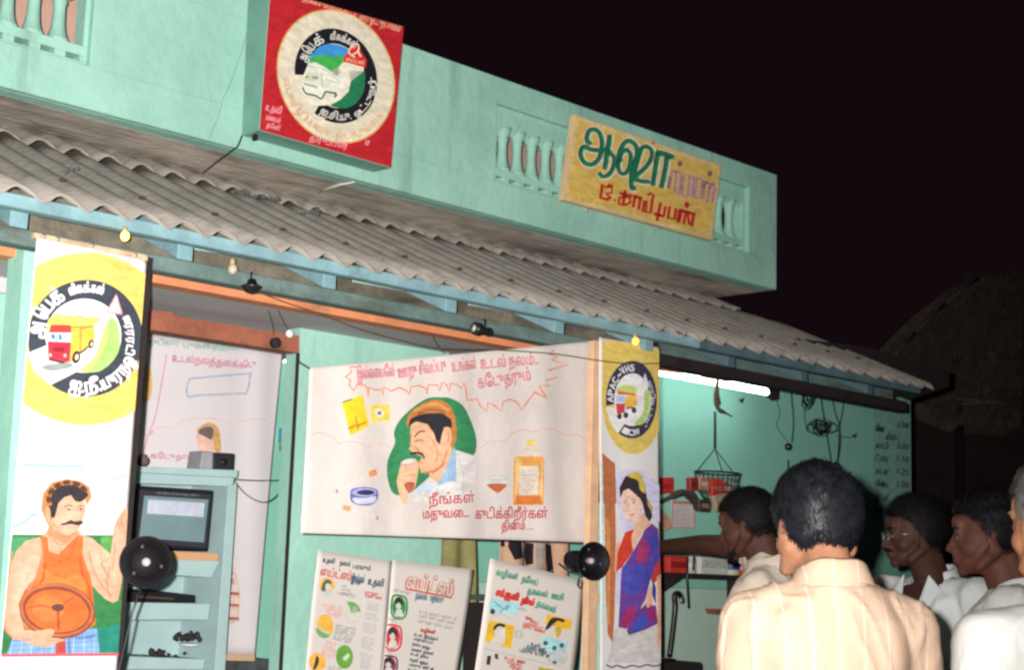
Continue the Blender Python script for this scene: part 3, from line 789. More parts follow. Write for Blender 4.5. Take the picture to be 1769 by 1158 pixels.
# lorry
A.poly(c4([(376, 548), (425, 550), (505, 540), (508, 620), (470, 650), (430, 690), (410, 680), (385, 740), (370, 740)]), (.78, .46, .07), lay=7)
A.poly(c4([(378, 545), (500, 540), (498, 548), (440, 562), (425, 552), (380, 556)]), (.70, .22, .06), lay=8)
A.poly(c4([(425, 552), (438, 562), (436, 680), (424, 690)]), (.60, .28, .05), lay=8)
A.line(c4([(385, 600), (420, 600)]), 1.0, (.55, .30, .05), lay=8)
A.line(c4([(445, 600), (500, 580)]), 1.0, (.60, .34, .06), lay=8); A.line(c4([(445, 632), (502, 605)]), 1.0, (.60, .34, .06), lay=8)
A.poly(c4([(275, 535), (380, 538), (382, 580), (265, 578)]), (.50, .05, .05), lay=8)
A.poly(c4([(262, 578), (384, 580), (380, 632), (258, 628)]), (.52, .64, .76), lay=8)
for a in ([(275, 590), (290, 585), (300, 612), (280, 612)], [(315, 590), (330, 588), (334, 618), (318, 618)]): A.poly(c4(a), (.08, .20, .40), lay=9)
A.line(c4([(308, 580), (306, 628)]), 1.4, (.30, .36, .42), lay=9); A.line(c4([(346, 580), (344, 630)]), 1.4, (.30, .36, .42), lay=9)
A.poly(c4([(258, 626), (380, 632), (374, 735), (345, 742), (262, 728)]), (.52, .035, .06), lay=9)
A.poly(c4([(285, 655), (345, 660), (343, 685), (283, 680)]), (.30, .02, .03), lay=10)
for x, y in ((272, 700), (349, 703)): A.ell(*c4([(x, y)])[0], 2.3, 3, (.75, .55, .40), lay=10)
A.line(c4([(265, 725), (345, 742)]), 3.5, (.04, .03, .04), lay=10)
for x, y, rx, ry in ((408, 712, 7, 11), (487, 642, 5, 8)):
    q = c4([(x, y)])[0]; A.ell(q[0], q[1], rx, ry, (.04, .04, .05), 12, lay=10); A.ell(q[0]+.8, q[1], rx*.45, ry*.5, (.70, .55, .35), 12, lay=11)
A.line(c4([(428, 690), (455, 672), (470, 655)]), 3.5, (.04, .04, .05), lay=10)
# warning triangle
A.poly(c4([(624, 368), (566, 468), (572, 474), (655, 484), (660, 476)]), (.62, .26, .30), lay=11)
A.poly(c4([(623, 381), (577, 466), (648, 474)]), (.80, .76, .76), lay=12)
A.line(c4([(618, 452), (604, 420), (618, 405), (630, 420), (602, 455)]), 1.1, (.75, .20, .25), True, lay=13)
A.build('emblem', T)
A = Art(YP(YB), clip=C1, wave=w1, off=.0065)
WT = (.84, .82, .84)
earc(A, CE, ['அ'], .75, 181, 160, 25, WT, 2.2); earc(A, CE, ['ெ', 'ப', 'க்'], .77, 157, 118, 23, WT, 2.2)
earc(A, CE, ['வி', 'ல', 'க்', 'க', 'ல்'], .79, 112, 70, 14, WT, 1.5)
earc(A, CE, ['ஸ', 'ர', 'ர', 'ர', 'டி'], .72, 30, -22, 12, WT, 1.6)
earc(A, CE, ['ஐ.', 'நீ.', 'யு', 'ர', 'ந', 'ஓ'], .93, 250, 337, 19, WT, 2.0)
A.build('lettering', T)
# ---- man in an orange vest
A = Art(YP(YB), clip=C1, wave=w1, off=.002, step=.00025)
c5 = lambda pts: [(x*.3436, 760+y*.3436) for x, y in pts]
SK, SK2, SKD = (.55, .31, .205), (.64, .43, .32), (.42, .15, .08)
A.poly(c5([(60, 478), (600, 482), (625, 540), (600, 1085), (-40, 1085)]), (.035, .17, .06), lay=1)
A.poly(c5([(60, 490), (180, 490), (60, 640), (20, 700)]), (.07, .27, .12), lay=2)
A.poly(c5([(480, 950), (600, 930), (600, 1080), (480, 1080)]), (.02, .20, .15), lay=2)
A.poly(c5([(500, 500), (575, 500), (560, 600), (540, 640)]), (.10, .30, .08), True, lay=2)
for a, c_ in (([(100, 130), (210, 128), (300, 136), (420, 132)], 5), ([(80, 300), (120, 280), (160, 258)], 3), ([(60, 440), (110, 420), (180, 370)], 6), ([(90, 400), (140, 370)], 4), ([(430, 420), (500, 340), (560, 310)], 3), ([(560, 210), (640, 180)], 3), ([(480, 420), (560, 370), (600, 340)], 2)):
    A.line(c5(a), c_, (.30, .44, .62), True, lay=1)
# jeans
A.poly(c5([(30, 1085), (60, 1010), (130, 960), (330, 960), (480, 950), (495, 1085)]), (.18, .32, .55), lay=3)
for i in range(9): A.line(c5([(50+i*52, 1080), (66+i*50, 990)]), 1.4, (.38, .52, .70), lay=4)
for i in range(3): A.line(c5([(50, 1015+i*24), (480, 985+i*28)]), 1.2, (.10, .20, .42), lay=4)
# right raised arm
A.poly(c5([(405, 480), (455, 495), (480, 540), (500, 620), (545, 690), (560, 640), (580, 560), (578, 500), (570, 440), (585, 400), (625, 345), (642, 350), (640, 420), (632, 520), (615, 600), (608, 720), (590, 810), (560, 822), (520, 800), (450, 730), (410, 640)]), SK, center=SK2, lay=4)
A.line(c5([(548, 640), (530, 720), (548, 800)]), 1.8, SKD, True, lay=5)
for a in ([(588, 410), (600, 460)], [(604, 395), (618, 450)], [(625, 360), (600, 440)]): A.line(c5(a), 1.1, SKD, lay=6)
# left arm, chest
A.poly(c5([(200, 490), (130, 510), (80, 560), (50, 640), (35, 740), (15, 850), (20, 960), (60, 1000), (150, 1030), (230, 1045), (280, 1005), (265, 965), (200, 960), (140, 950), (110, 900), (120, 800), (180, 700), (220, 600)]), SK, center=SK2, lay=4)
A.poly(c5([(215, 480), (250, 440), (380, 440), (410, 485), (400, 600), (300, 640), (215, 600)]), SK, lay=4)
# vest
VO = (.66, .135, .035)
A.poly(c5([(205, 482), (232, 490), (240, 560), (262, 600), (300, 612), (340, 598), (365, 540), (385, 480), (412, 488), (408, 580), (425, 660), (450, 700), (462, 800), (470, 930), (440, 950), (120, 960), (90, 830), (120, 760), (180, 690), (212, 600)]), VO, lay=5)
A.poly(c5([(180, 700), (200, 640), (300, 700), (400, 680), (430, 740), (400, 760), (300, 720), (200, 740)]), (.74, .19, .05), True, lay=6)
A.line(c5([(232, 490), (240, 560), (262, 600), (300, 612), (340, 598), (365, 540), (385, 480)]), 1.4, (.45, .07, .03), True, lay=7)
for i in range(4): A.line(c5([(286+i*8, 590), (282+i*10, 612)]), .9, (.4, .15, .1), lay=7)
# steering wheel
def ellp(cx, cy, rx, ry, rot, n=40):
    r = math.radians(rot); return [(cx+rx*math.cos(a)*math.cos(r)-ry*math.sin(a)*math.sin(r), cy+rx*math.cos(a)*math.sin(r)+ry*math.sin(a)*math.cos(r)) for a in [2*math.pi*i/n for i in range(n)]]
A.poly(c5(ellp(290, 865, 168, 122, 6)), (.72, .13, .035), lay=8)
A.poly(c5(ellp(240, 850, 80, 66, 0)), (.78, .17, .05), lay=9)
A.line(c5(ellp(282, 862, 172, 122, 8)), 11.5, (.22, .06, .03), lay=10, closed=True)
A.line(c5(ellp(280, 858, 176, 126, 8)), 4.5, (.40, .13, .06), lay=11, closed=True)
A.line(c5([(130, 850), (200, 836), (280, 845), (350, 800), (370, 790)]), 2.6, (.45, .07, .03), True, lay=11)
A.line(c5([(285, 850), (290, 960)]), 4.5, (.32, .07, .03), lay=11)
A.ell(*c5([(285, 845)])[0], 11, 6.5, (.12, .05, .04), lay=12)
A.poly(c5([(278, 990), (322, 990), (326, 1080), (274, 1080)]), (.40, .06, .04), lay=9)
A.poly(c5([(270, 960), (240, 962), (215, 985), (225, 1010), (270, 1020), (320, 1010), (290, 1000), (230, 990)]), SK, True, lay=13)
A.poly(c5([(160, 965), (250, 952), (270, 962), (228, 990), (232, 1018), (275, 1012), (285, 1022), (230, 1048), (160, 1035)]), SK, lay=13)
for i in range(3): A.line(c5([(228, 985+i*14), (262, 982+i*14)]), 1.0, SKD, lay=14)
# neck and head
A.poly(c5([(240, 440), (262, 400), (380, 430), (385, 480), (320, 520), (235, 480)]), (.50, .23, .12), lay=6)
A.poly(c5([(246, 330), (270, 300), (350, 280), (410, 300), (425, 350), (412, 400), (395, 440), (360, 475), (310, 480), (270, 455), (250, 410)]), SK, center=(.60, .39, .28), lay=7, smooth=True)
A.poly(c5([(232, 420), (205, 350), (215, 270), (260, 215), (330, 198), (400, 210), (445, 240), (455, 290), (430, 330), (415, 290), (330, 270), (270, 310), (260, 400), (245, 430)]), (.52, .19, .07), lay=8)
A.poly(c5([(245, 400), (240, 330), (250, 270), (300, 232), (370, 225), (420, 248), (440, 280), (415, 305), (395, 315), (372, 310), (352, 280), (320, 290), (290, 320), (275, 350), (272, 392), (255, 395)]), (.035, .03, .035), lay=9)
for i in range(18):
    a = math.radians(195-i*9.5); q = (340+math.cos(a)*98, 300-math.sin(a)*85); A.ell(*c5([q])[0], 4.5, 4, (.10, .05, .035) if i % 3 else (.45, .16, .06), lay=10)
A.poly(c5([(225, 350), (243, 340), (252, 380), (245, 430), (232, 420)]), (.54, .28, .17), True, lay=10)
A.poly(c5([(330, 415), (350, 405), (370, 412), (400, 408), (412, 420), (385, 432), (350, 425), (310, 432), (302, 425)]), (.06, .035, .03), True, lay=10)
A.line(c5([(320, 338), (345, 330), (358, 340)]), 1.8, (.20, .09, .05), True, lay=10); A.line(c5([(385, 335), (412, 332)]), 1.6, (.20, .09, .05), lay=10)
A.ell(*c5([(342, 352)])[0], 3, 1.7, (.10, .06, .05), lay=10); A.ell(*c5([(400, 350)])[0], 2.4, 1.6, (.10, .06, .05), lay=10)
A.line(c5([(382, 345), (388, 385), (372, 398)]), 1.3, (.66, .33, .22), True, lay=10)
A.line(c5([(330, 442), (370, 446), (395, 438)]), 1.8, (.68, .25, .22), True, lay=10)
for pts, w, cc, l in (([(60, 560), (38, 700), (18, 850), (22, 950), (60, 995)], 3.0, (.46, .22, .13), 5), ([(205, 520), (212, 600), (180, 690), (125, 780)], 2.6, (.46, .20, .12), 6), ([(112, 800), (105, 890), (135, 945)], 3.2, (.48, .23, .14), 6),
    ([(440, 560), (460, 650), (510, 740), (560, 790)], 3.2, (.48, .23, .14), 5), ([(500, 620), (530, 680), (548, 690)], 2.4, (.44, .2, .12), 6), ([(575, 520), (568, 600), (556, 680)], 2.2, (.50, .26, .16), 5),
    ([(262, 500), (300, 530), (350, 505)], 2.0, (.46, .20, .12), 5), ([(300, 540), (302, 590)], 1.6, (.46, .20, .12), 5), ([(275, 460), (330, 492), (372, 468)], 3.2, (.44, .19, .11), 8), ([(262, 410), (285, 452), (318, 476)], 2.2, (.46, .22, .13), 8),
    ([(400, 350), (398, 390), (404, 400)], 1.2, (.5, .25, .16), 9), ([(130, 760), (160, 850)], 6, (.50, .08, .02), 6), ([(440, 740), (455, 860), (462, 920)], 7, (.48, .08, .02), 6), ([(225, 620), (215, 700), (170, 760)], 5, (.52, .09, .025), 6), ([(395, 600), (410, 680), (440, 740)], 5, (.52, .09, .025), 6),
    ([(330, 990), (400, 1000), (470, 985)], 4, (.10, .20, .40), 4), ([(340, 1000), (345, 1080)], 3, (.08, .16, .34), 5)):
    A.line(c5(pts), w, cc, True, lay=l)
A.line(c5([(0, 1086), (590, 1080)]), 5, (.58, .10, .14), lay=15)
A.build('painted_man', T)

# ============================================================ wide banner in the middle
w2 = lambda X, z: .009*math.sin(13*X+.8+.9*z)*(0.35+max(0, min(1, (Z0+.45-z)*1.5)))+.003*math.sin(27*X+3*z)
T = thing('wide_banner', 'wide cream cloth banner painted with a drinking man, a bottle and an ashtray', 'banner', (3.6, 4.12, Z0+.15))
YM = 4.12
MQ = [(535, 636), (1033, 589), (1020, 938), (521, 922)]
cloth('banner_cloth', MQ, YM, M_cream, T, w2, 80, 50)
m = MB()
m.tube([P(535, 637, YM), P(520, 628, YM+.1), P(512, 622, 4.4)], .003, 5); m.build('tie_string', M_wireg, T)
m = MB(); m.tube([P(1033, 590, YM), P(1042, 586, YM)], .003, 5)
m.build('tie_string', M_wireg, T)
c6 = lambda pts: [(510+x*.3195, 580+y*.3195) for x, y in pts]
A = Art(YP(YM), clip=[(537, 637), (1032, 591), (1019, 936), (523, 921)], wave=w2, off=.0025, step=.00025)
# green ground of the portrait
GR = (.035, .21, .09)
A.poly(c6([(790, 335), (720, 338), (640, 385), (570, 450), (535, 520), (540, 580), (515, 640), (498, 700), (505, 790), (540, 860), (620, 850), (720, 770), (860, 640), (960, 650), (980, 570), (950, 470), (900, 380), (830, 340)]), GR, True, center=(.05, .27, .12), lay=1, k=3)
# neck, face
FS, FSD = (.72, .42, .25), (.55, .22, .11)
A.poly(c6([(720, 740), (820, 560), (850, 560), (830, 680), (770, 800), (730, 770)]), FS, lay=3)
A.poly(c6([(860, 620), (960, 650), (975, 700), (960, 900), (640, 900), (700, 800), (770, 800), (820, 700), (850, 630)]), (.66, .64, .63), lay=2)
A.poly(c6([(850, 600), (862, 640), (860, 790), (830, 790), (760, 815), (810, 720)]), (.30, .46, .66), lay=4)
A.poly(c6([(640, 850), (700, 790), (760, 815), (730, 850), (700, 830), (670, 860)]), (.50, .62, .76), lay=3)
A.poly(c6([(624, 470), (700, 465), (780, 480), (830, 520), (845, 600), (800, 690), (740, 740), (680, 745), (665, 700), (690, 660), (640, 640), (612, 615), (622, 560), (618, 520)]), FS, center=(.78, .50, .32), lay=5)
A.poly(c6([(805, 500), (832, 510), (834, 570), (820, 600), (800, 590)]), (.74, .42, .26), True, lay=8)
A.poly(c6([(600, 495), (605, 440), (650, 390), (720, 355), (780, 350), (830, 385), (855, 450), (862, 540), (845, 605), (828, 590), (835, 520), (800, 490), (780, 540), (740, 520), (700, 470), (640, 460)]), (.50, .19, .055), True, lay=6)
A.poly(c6([(606, 492), (620, 450), (660, 432), (720, 420), (790, 420), (835, 455), (840, 500), (800, 495), (790, 530), (778, 590), (760, 570), (745, 520), (715, 480), (650, 465)]), (.030, .028, .035), lay=7)
A.line(c6([(640, 548), (672, 520), (700, 520)]), 2.6, (.22, .08, .05), True, lay=8)
A.line(c6([(640, 575), (670, 565), (690, 570)]), 1.6, (.30, .12, .08), True, lay=8)
A.line(c6([(618, 640), (660, 636), (690, 650), (694, 668)]), [4.5, 2.4], (.04, .02, .02), True, lay=9)
A.line(c6([(655, 690), (690, 690)]), 1.4, (.50, .15, .12), lay=8)
A.line(c6([(740, 750), (790, 700), (815, 620)]), 2, FSD, True, lay=6)
for pts, w, cc, l in (([(800, 690), (760, 728), (700, 745)], 3.6, (.50, .21, .11), 6), ([(740, 560), (765, 620), (760, 680)], 3.0, (.62, .33, .19), 6), ([(640, 600), (665, 625), (690, 640)], 1.8, (.52, .24, .13), 8), ([(628, 500), (622, 560), (616, 605)], 1.6, (.52, .24, .13), 6),
    ([(815, 520), (824, 555), (815, 585)], 2.0, (.50, .22, .12), 9), ([(640, 410), (700, 380), (770, 372), (820, 410)], 5.5, (.62, .30, .10), 7), ([(660, 425), (740, 400), (810, 415)], 3.5, (.33, .12, .05), 7), ([(870, 660), (900, 760), (890, 880)], 3, (.54, .53, .54), 3), ([(760, 830), (800, 890)], 3, (.50, .52, .55), 3)):
    A.line(c6(pts), w, cc, True, lay=l)
# hand with a cup
A.poly(c6([(570, 700), (600, 690), (650, 680), (665, 700), (655, 780), (640, 830), (600, 850), (605, 910), (580, 905), (550, 800), (560, 740)]), FS, center=(.78, .52, .36), lay=9, smooth=True)
for i in range(3): A.line(c6([(580, 735+i*28), (635, 725+i*28)]), 1.1, FSD, lay=10)
A.poly(c6([(590, 800), (640, 795), (630, 845), (600, 840)]), (.45, .12, .07), True, lay=10)
A.ell(*c6([(610, 686)])[0], 14, 6, (.58, .42, .38), -12, lay=10); A.ell(*c6([(608, 681)])[0], 12, 4, (.72, .66, .62), -12, lay=11)
# matchbox and carton
A.poly(c6([(248, 365), (355, 318), (395, 490), (290, 540)]), (.72, .56, .03), lay=1)
A.line(c6([(252, 362), (300, 345)]), 2.2, (.12, .12, .03), lay=2); A.line(c6([(316, 435), (332, 510)]), 2.6, (.55, .20, .04), lay=2); A.line(c6([(280, 505), (378, 470)]), 3, (.60, .22, .04), lay=2); A.line(c6([(290, 495), (316, 480), (345, 495)]), 1.6, (.55, .2, .04), lay=2)
A.poly(c6([(400, 378), (510, 372), (514, 460), (404, 470)]), (.74, .60, .10), lay=1); A.ell(*c6([(452, 420)])[0], 9, 8, (.70, .68, .55), lay=2); A.ell(*c6([(455, 420)])[0], 3.6, 2.8, (.12, .16, .12), lay=3)
A.line(c6([(415, 390), (440, 384)]), 1.5, (.5, .35, .08), lay=2); A.line(c6([(480, 450), (505, 445)]), 1.5, (.5, .35, .08), lay=2)
# cigarettes and ashtray
for a, b in (((440, 735), (215, 845)), ((262, 930), (445, 990))):
    A.line(c6([a, b]), 3.6, (.56, .50, .48), lay=1); A.line(c6([a, b]), 2.2, (.70, .66, .63), lay=2)
A.line(c6([(392, 752), (438, 738)]), 10, (.66, .26, .12), lay=3); A.line(c6([(250, 930), (290, 938)]), 8.5, (.66, .30, .14), lay=3)
A.ell(*c6([(222, 842)])[0], 2.2, 4, (.50, .22, .20), lay=3); A.ell(*c6([(440, 988)])[0], 2.2, 4, (.50, .22, .20), lay=3)
A.poly(c6([(290, 850), (300, 830), (365, 820), (430, 830), (446, 850), (440, 890), (400, 918), (330, 918), (292, 895)]), (.13, .15, .42), True, lay=2)
A.poly(c6([(300, 880), (365, 880), (430, 870), (425, 900), (380, 912), (320, 910)]), (.56, .56, .72), True, lay=3)
A.ell(*c6([(368, 850)])[0], 22, 7.5, (.36, .38, .62), lay=3); A.ell(*c6([(372, 850)])[0], 16, 4.6, (.03, .035, .10), lay=4)
# bottle
A.poly(c6([(1250, 565), (1292, 565), (1290, 600), (1252, 600)]), (.80, .58, .18), lay=1)
A.poly(c6([(1250, 600), (1290, 600), (1300, 640), (1335, 660), (1192, 660), (1235, 640)]), (.66, .60, .52), lay=1)
A.line(c6([(1250, 600), (1235, 640), (1192, 660)]), 1.1, (.70, .50, .32), lay=2); A.line(c6([(1290, 600), (1300, 640), (1335, 660)]), 1.1, (.70, .50, .32), lay=2)
A.poly(c6([(1190, 655), (1330, 655), (1338, 680), (1332, 918), (1178, 918), (1182, 680)]), (.70, .33, .08), lay=2)
A.poly(c6([(1192, 660), (1228, 680), (1200, 860), (1184, 900)]), (.82, .52, .20), lay=3); A.poly(c6([(1325, 670), (1332, 700), (1325, 900), (1312, 860)]), (.82, .55, .25), lay=3)
A.poly(c6([(1214, 708), (1312, 704), (1306, 862), (1208, 864)]), (.66, .58, .50), lay=4)
A.poly(c6([(1195, 870), (1322, 866), (1320, 912), (1188, 914)]), (.66, .20, .05), lay=4)
A.line(c6([(1225, 760), (1298, 752)]), 1.2, (.30, .30, .25), lay=5); A.line(c6([(1225, 775), (1290, 770)]), .8, (.45, .4, .35), lay=5)
for i in range(4): A.line(c6([(1226, 795+i*14), (1285, 792+i*14)]), .7, (.50, .44, .38), lay=5)
# glass
A.poly(c6([(1040, 768), (1145, 768), (1135, 810), (1100, 850), (1080, 850), (1050, 815)]), (.62, .62, .60), lay=1)
A.poly(c6([(1042, 805), (1140, 805), (1120, 835), (1095, 852), (1062, 832)]), (.46, .12, .05), True, lay=2)
A.ell(*c6([(1092, 770)])[0], 16.5, 4.2, (.30, .36, .32), lay=3); A.ell(*c6([(1092, 770)])[0], 15.2, 3.3, (.66, .66, .62), lay=4)
A.line(c6([(1090, 850), (1090, 890)]), 1.4, (.50, .54, .60), lay=2); A.line(c6(ellp(1088, 893, 28, 10, 0)), 1, (.48, .52, .58), lay=2, closed=True)
# cloud outlines
PK = (.66, .36, .34)
A.line(c6([(80, 540), (120, 528), (170, 535), (210, 560), (238, 585), (265, 575), (310, 575), (350, 585), (385, 602), (420, 588), (470, 585), (515, 608)]), 1.3, PK, True, lay=1)
A.line(c6([(1000, 612), (1040, 580), (1080, 570), (1130, 575), (1165, 535), (1220, 512), (1290, 520), (1340, 506), (1400, 512), (1460, 540), (1520, 535), (1580, 575)]), 1.5, PK, True, lay=1)
# spiky outline round the slogan
OR = (.66, .23, .13)
z1 = [(330, 172), (290, 170), (295, 200), (265, 225), (290, 240), (285, 270), (310, 300), (325, 265), (370, 270), (385, 290), (388, 330), (395, 280), (430, 295), (468, 292), (474, 325), (480, 280), (520, 300), (560, 282), (600, 300), (615, 320), (622, 280), (665, 270), (705, 285), (712, 315), (720, 265), (770, 270), (778, 300), (790, 255), (815, 270), (824, 305), (835, 258), (870, 270), (890, 290), (905, 255), (918, 290), (925, 355), (940, 350), (985, 345), (1000, 380), (1035, 412), (1042, 362), (1075, 380), (1112, 412), (1120, 360), (1160, 345), (1200, 360), (1228, 405), (1240, 380), (1290, 305), (1350, 340), (1290, 310)]
z2 = [(1352, 342), (1310, 275), (1370, 270), (1345, 245), (1418, 225), (1360, 190), (1475, 158), (1378, 130), (1420, 118), (1365, 100), (1395, 80)]
A.line(c6(z1), 2.7, OR, lay=1); A.line(c6(z2), 3.0, OR, lay=1)
A.build('painted_pictures', T)
A = Art(YP(YM), clip=[(537, 637), (1032, 591), (1019, 936), (523, 921)], wave=w2, off=.0055)
RS = (.64, .27, .30)
c7 = lambda x, y: (590+x*.2261, 600+y*.2261)
A.text('இல்லையேல்', c7(105, 245), c7(400, 222), 17, RS, 1.3); A.text('ஊறு சிவப்பு', c7(430, 235), c7(790, 178), 17, RS, 1.3)
A.text('உங்கள்', c7(830, 190), c7(1030, 163), 17, RS, 1.3); A.text('உடல் நலம்..', c7(1060, 165), c7(1490, 130), 17, RS, 1.3)
A.text('கேடுதரும்', c7(1040, 315), c7(1440, 252), 18, RS, 1.4)
c8 = lambda x, y: (700+x*.147, 840+y*.147)
RS2 = (.50, .10, .11)
A.text('நீங்கள்', c8(275, 220), c8(800, 190), 15, RS2, 1); A.text('மதுவை...', c8(205, 385), c8(720, 365), 14, RS2, 1)
A.text('குடிக்கிறீர்கள்', c8(810, 385), c8(1640, 378), 15, RS2, 1); A.text('தினம்', c8(1130, 520), c8(1400, 512), 13, RS2, 1)
A.line([c8(1410, 515), c8(1500, 505)], 1, RS2)
A.build('lettering', T)

# ============================================================ wooden ladder-like frame beside the right banner
T = thing('wooden_frame', 'upright pine stick frame with a short rung between the two right-hand banners', 'frame', P(1020, 1150, 4.08))
m = MB(); m.px([(1026, 588), (1039, 588), (1033, 960), (1024, 1500), (1008, 1500), (1017, 960)], 4.075, .03); m.build('upright', M_wood, T, .002)
m = MB(); m.px([(1020, 1027), (1048, 1029), (1048, 1041), (1020, 1040)], 4.085, .02); m.build('rung', M_wood, T, .002)
m = MB(); m.px([(1016, 870), (1060, 868), (1060, 1500), (990, 1500)], 4.15, .006); m.build('backing_panel', mat('pale_green_panel', (.46, .66, .58), .8), T)

# ============================================================ tall banner on the right
w3 = wv(.003, 18, .002, 6, 1.1)
T = thing('tall_banner', 'tall white cloth banner painted with a woman in a blue and red sari', 'banner', (4.5, 4.07, Z0-.6))
YR = 4.065
cloth('banner_cloth', [(1036, 583), (1139, 601), (1143, 1300), (1038, 1300)], YR, M_white, T, w3, 24, 80)
C3 = [(1037, 585), (1138, 603), (1142, 1298), (1039, 1298)]
c9 = lambda pts: [(990+x*.2504, 570+y*.2504) for x, y in pts]
A = Art(YP(YR), clip=C3, wave=w3, off=.002)
A.ell(1096, 679, 56, 106, YEL, 2, n=60, lay=1)
A.poly([(1040, 590), (1060, 588), (1128, 602), (1137, 640), (1139, 720), (1100, 700), (1042, 660)], YEL, lay=1)
CE = emblem_geo(1091, 691, 43.5, 3, 2, -67)
for q in ring_poly(CE, .66, 1, -118, 192): A.poly(q, (.040, .038, .075), lay=2)
A.poly([CE(.68*math.cos(a), .68*math.sin(a)) for a in [2*math.pi*i/40 for i in range(40)]], (.76, .74, .76), lay=3)
A.poly([CE(math.cos(math.radians(a))*1.0, math.sin(math.radians(a))*1.0) for a in range(192, 243, 5)]+[CE(0, -.35)], (.76, .74, .74), lay=3)
cA = lambda pts: [(1035+x*.1382, 610+y*.1382) for x, y in pts]
A.poly(cA([(230, 440), (330, 400), (460, 450), (440, 520), (340, 500), (225, 490)]), (.50, .60, .18), True, lay=4)
A.poly(cA([(560, 460), (640, 500), (650, 620), (620, 760), (540, 890), (430, 890), (520, 780), (560, 640)]), (.40, .58, .16), True, lay=4)
A.poly(cA([(620, 520), (645, 560), (645, 640), (600, 780), (610, 640)]), (.70, .62, .20), True, lay=5)
A.poly(cA([(340, 540), (460, 520), (465, 650), (400, 690), (340, 700), (300, 640)]), (.74, .44, .08), lay=5)
A.poly(cA([(235, 475), (440, 510), (440, 532), (230, 520)]), (.58, .12, .05), lay=6); A.poly(cA([(218, 535), (320, 540), (320, 620), (212, 615)]), (.42, .56, .78), lay=6)
A.poly(cA([(210, 630), (318, 635), (315, 750), (225, 765)]), (.54, .06, .07), lay=6)
for x, y in ((330, 780), (255, 795), (425, 720)): A.ell(*cA([(x, y)])[0], 4, 5.2, (.05, .05, .06), lay=7)
A.line(cA([(335, 700), (370, 685), (430, 690)]), 2.2, (.05, .05, .06), lay=7)
A.poly(cA([(560, 250), (510, 400), (620, 430)]), (.72, .66, .72), lay=6); A.line(cA([(560, 262), (518, 392), (608, 420)]), .9, (.66, .34, .42), lay=7, closed=True)
A.build('emblem', T)
A = Art(YP(YR), clip=C3, wave=w3, off=.0045)
WL_ = (.74, .72, .76)
earc(A, CE, list('APAC'), .73, 188, 136, 9, WL_, 1.1); earc(A, CE, list('-VHS'), .74, 134, 88, 11, WL_, 1.2)
earc(A, CE, list('லாரிஓடடு'), .72, 42, -34, 7, (.60, .60, .70), .6); earc(A, CE, list('நர்'), .70, -36, -58, 8, (.55, .55, .66), .6)
earc(A, CE, list('ICW'), .93, 246, 292, 9, WL_, 1.3)
A.build('lettering', T)
A = Art(YP(YR), clip=C3, wave=w3, off=.002)
cB = lambda pts: [(980+x*.3091, 800+y*.3091) for x, y in pts]
A.poly(cB([(270, 60), (330, 30), (420, 40), (520, 130), (520, 330), (480, 340), (420, 400), (300, 380), (275, 200)]), (.62, .60, .80), lay=1)
A.poly(cB([(270, 560), (300, 600), (310, 760), (270, 800)]), (.62, .58, .76), lay=1)
A.poly(c9([(200, 850), (292, 925), (300, 1200), (205, 1200)]), (.46, .155, .07), lay=2)
A.poly(cB([(200, 0), (265, 20), (272, 520), (262, 900), (255, 1010), (225, 960), (212, 700)]), (.48, .165, .07), lay=2)
A.poly(cB([(212, 300), (238, 340), (236, 900), (224, 920)]), (.66, .27, .10), lay=3)
A.poly(cB([(185, 0), (206, 0), (214, 900), (190, 900)]), (.58, .70, .66), lay=2)
# arms, skin
WS = (.74, .42, .30)
A.poly(cB([(268, 470), (290, 430), (300, 520), (280, 620), (262, 610)]), WS, lay=3)
A.poly(cB([(495, 640), (520, 620), (518, 980), (508, 1040), (495, 1000), (500, 800)]), (.70, .36, .24), lay=5)
A.poly(cB([(420, 780), (460, 680), (470, 800), (450, 830)]), WS, lay=5)
# blouse and sari
A.poly(cB([(320, 390), (370, 370), (400, 400), (360, 500), (300, 590), (270, 610), (280, 500)]), (.58, .055, .03), lay=4)
A.poly(cB([(470, 560), (515, 550), (520, 640), (470, 680), (455, 640)]), (.50, .05, .04), lay=4)
A.poly(cB([(470, 340), (505, 370), (518, 540), (480, 590), (455, 660), (430, 760), (380, 860), (330, 930), (285, 920), (310, 820), (320, 700), (300, 600), (360, 500), (410, 410), (430, 365)]), (.13, .055, .32), lay=5)
A.poly(cB([(360, 860), (430, 790), (490, 800), (500, 900), (440, 930), (340, 965), (330, 940)]), (.14, .05, .28), lay=5)
for a, c_ in (([(400, 430), (450, 470), (430, 540), (380, 560)], (.36, .04, .14)), ([(370, 560), (420, 600), (400, 700), (350, 740)], (.06, .07, .42)), ([(300, 600), (340, 570), (350, 680), (320, 740)], (.08, .08, .45)), ([(430, 600), (470, 560), (460, 640), (420, 740)], (.06, .06, .38)), ([(320, 830), (380, 800), (350, 900), (300, 920)], (.34, .03, .14)), ([(380, 880), (440, 850), (430, 910), (360, 950)], (.05, .08, .46)), ([(440, 810), (490, 820), (485, 880), (440, 870)], (.30, .03, .16)), ([(455, 400), (500, 420), (505, 480), (460, 500)], (.07, .06, .40)), ([(480, 500), (510, 520), (480, 570)], (.05, .06, .4))):
    A.poly(cB(a), c_, len(a) > 3, lay=6)
A.poly(cB([(470, 650), (490, 700), (488, 790), (465, 740)]), (.06, .06, .30), lay=6)
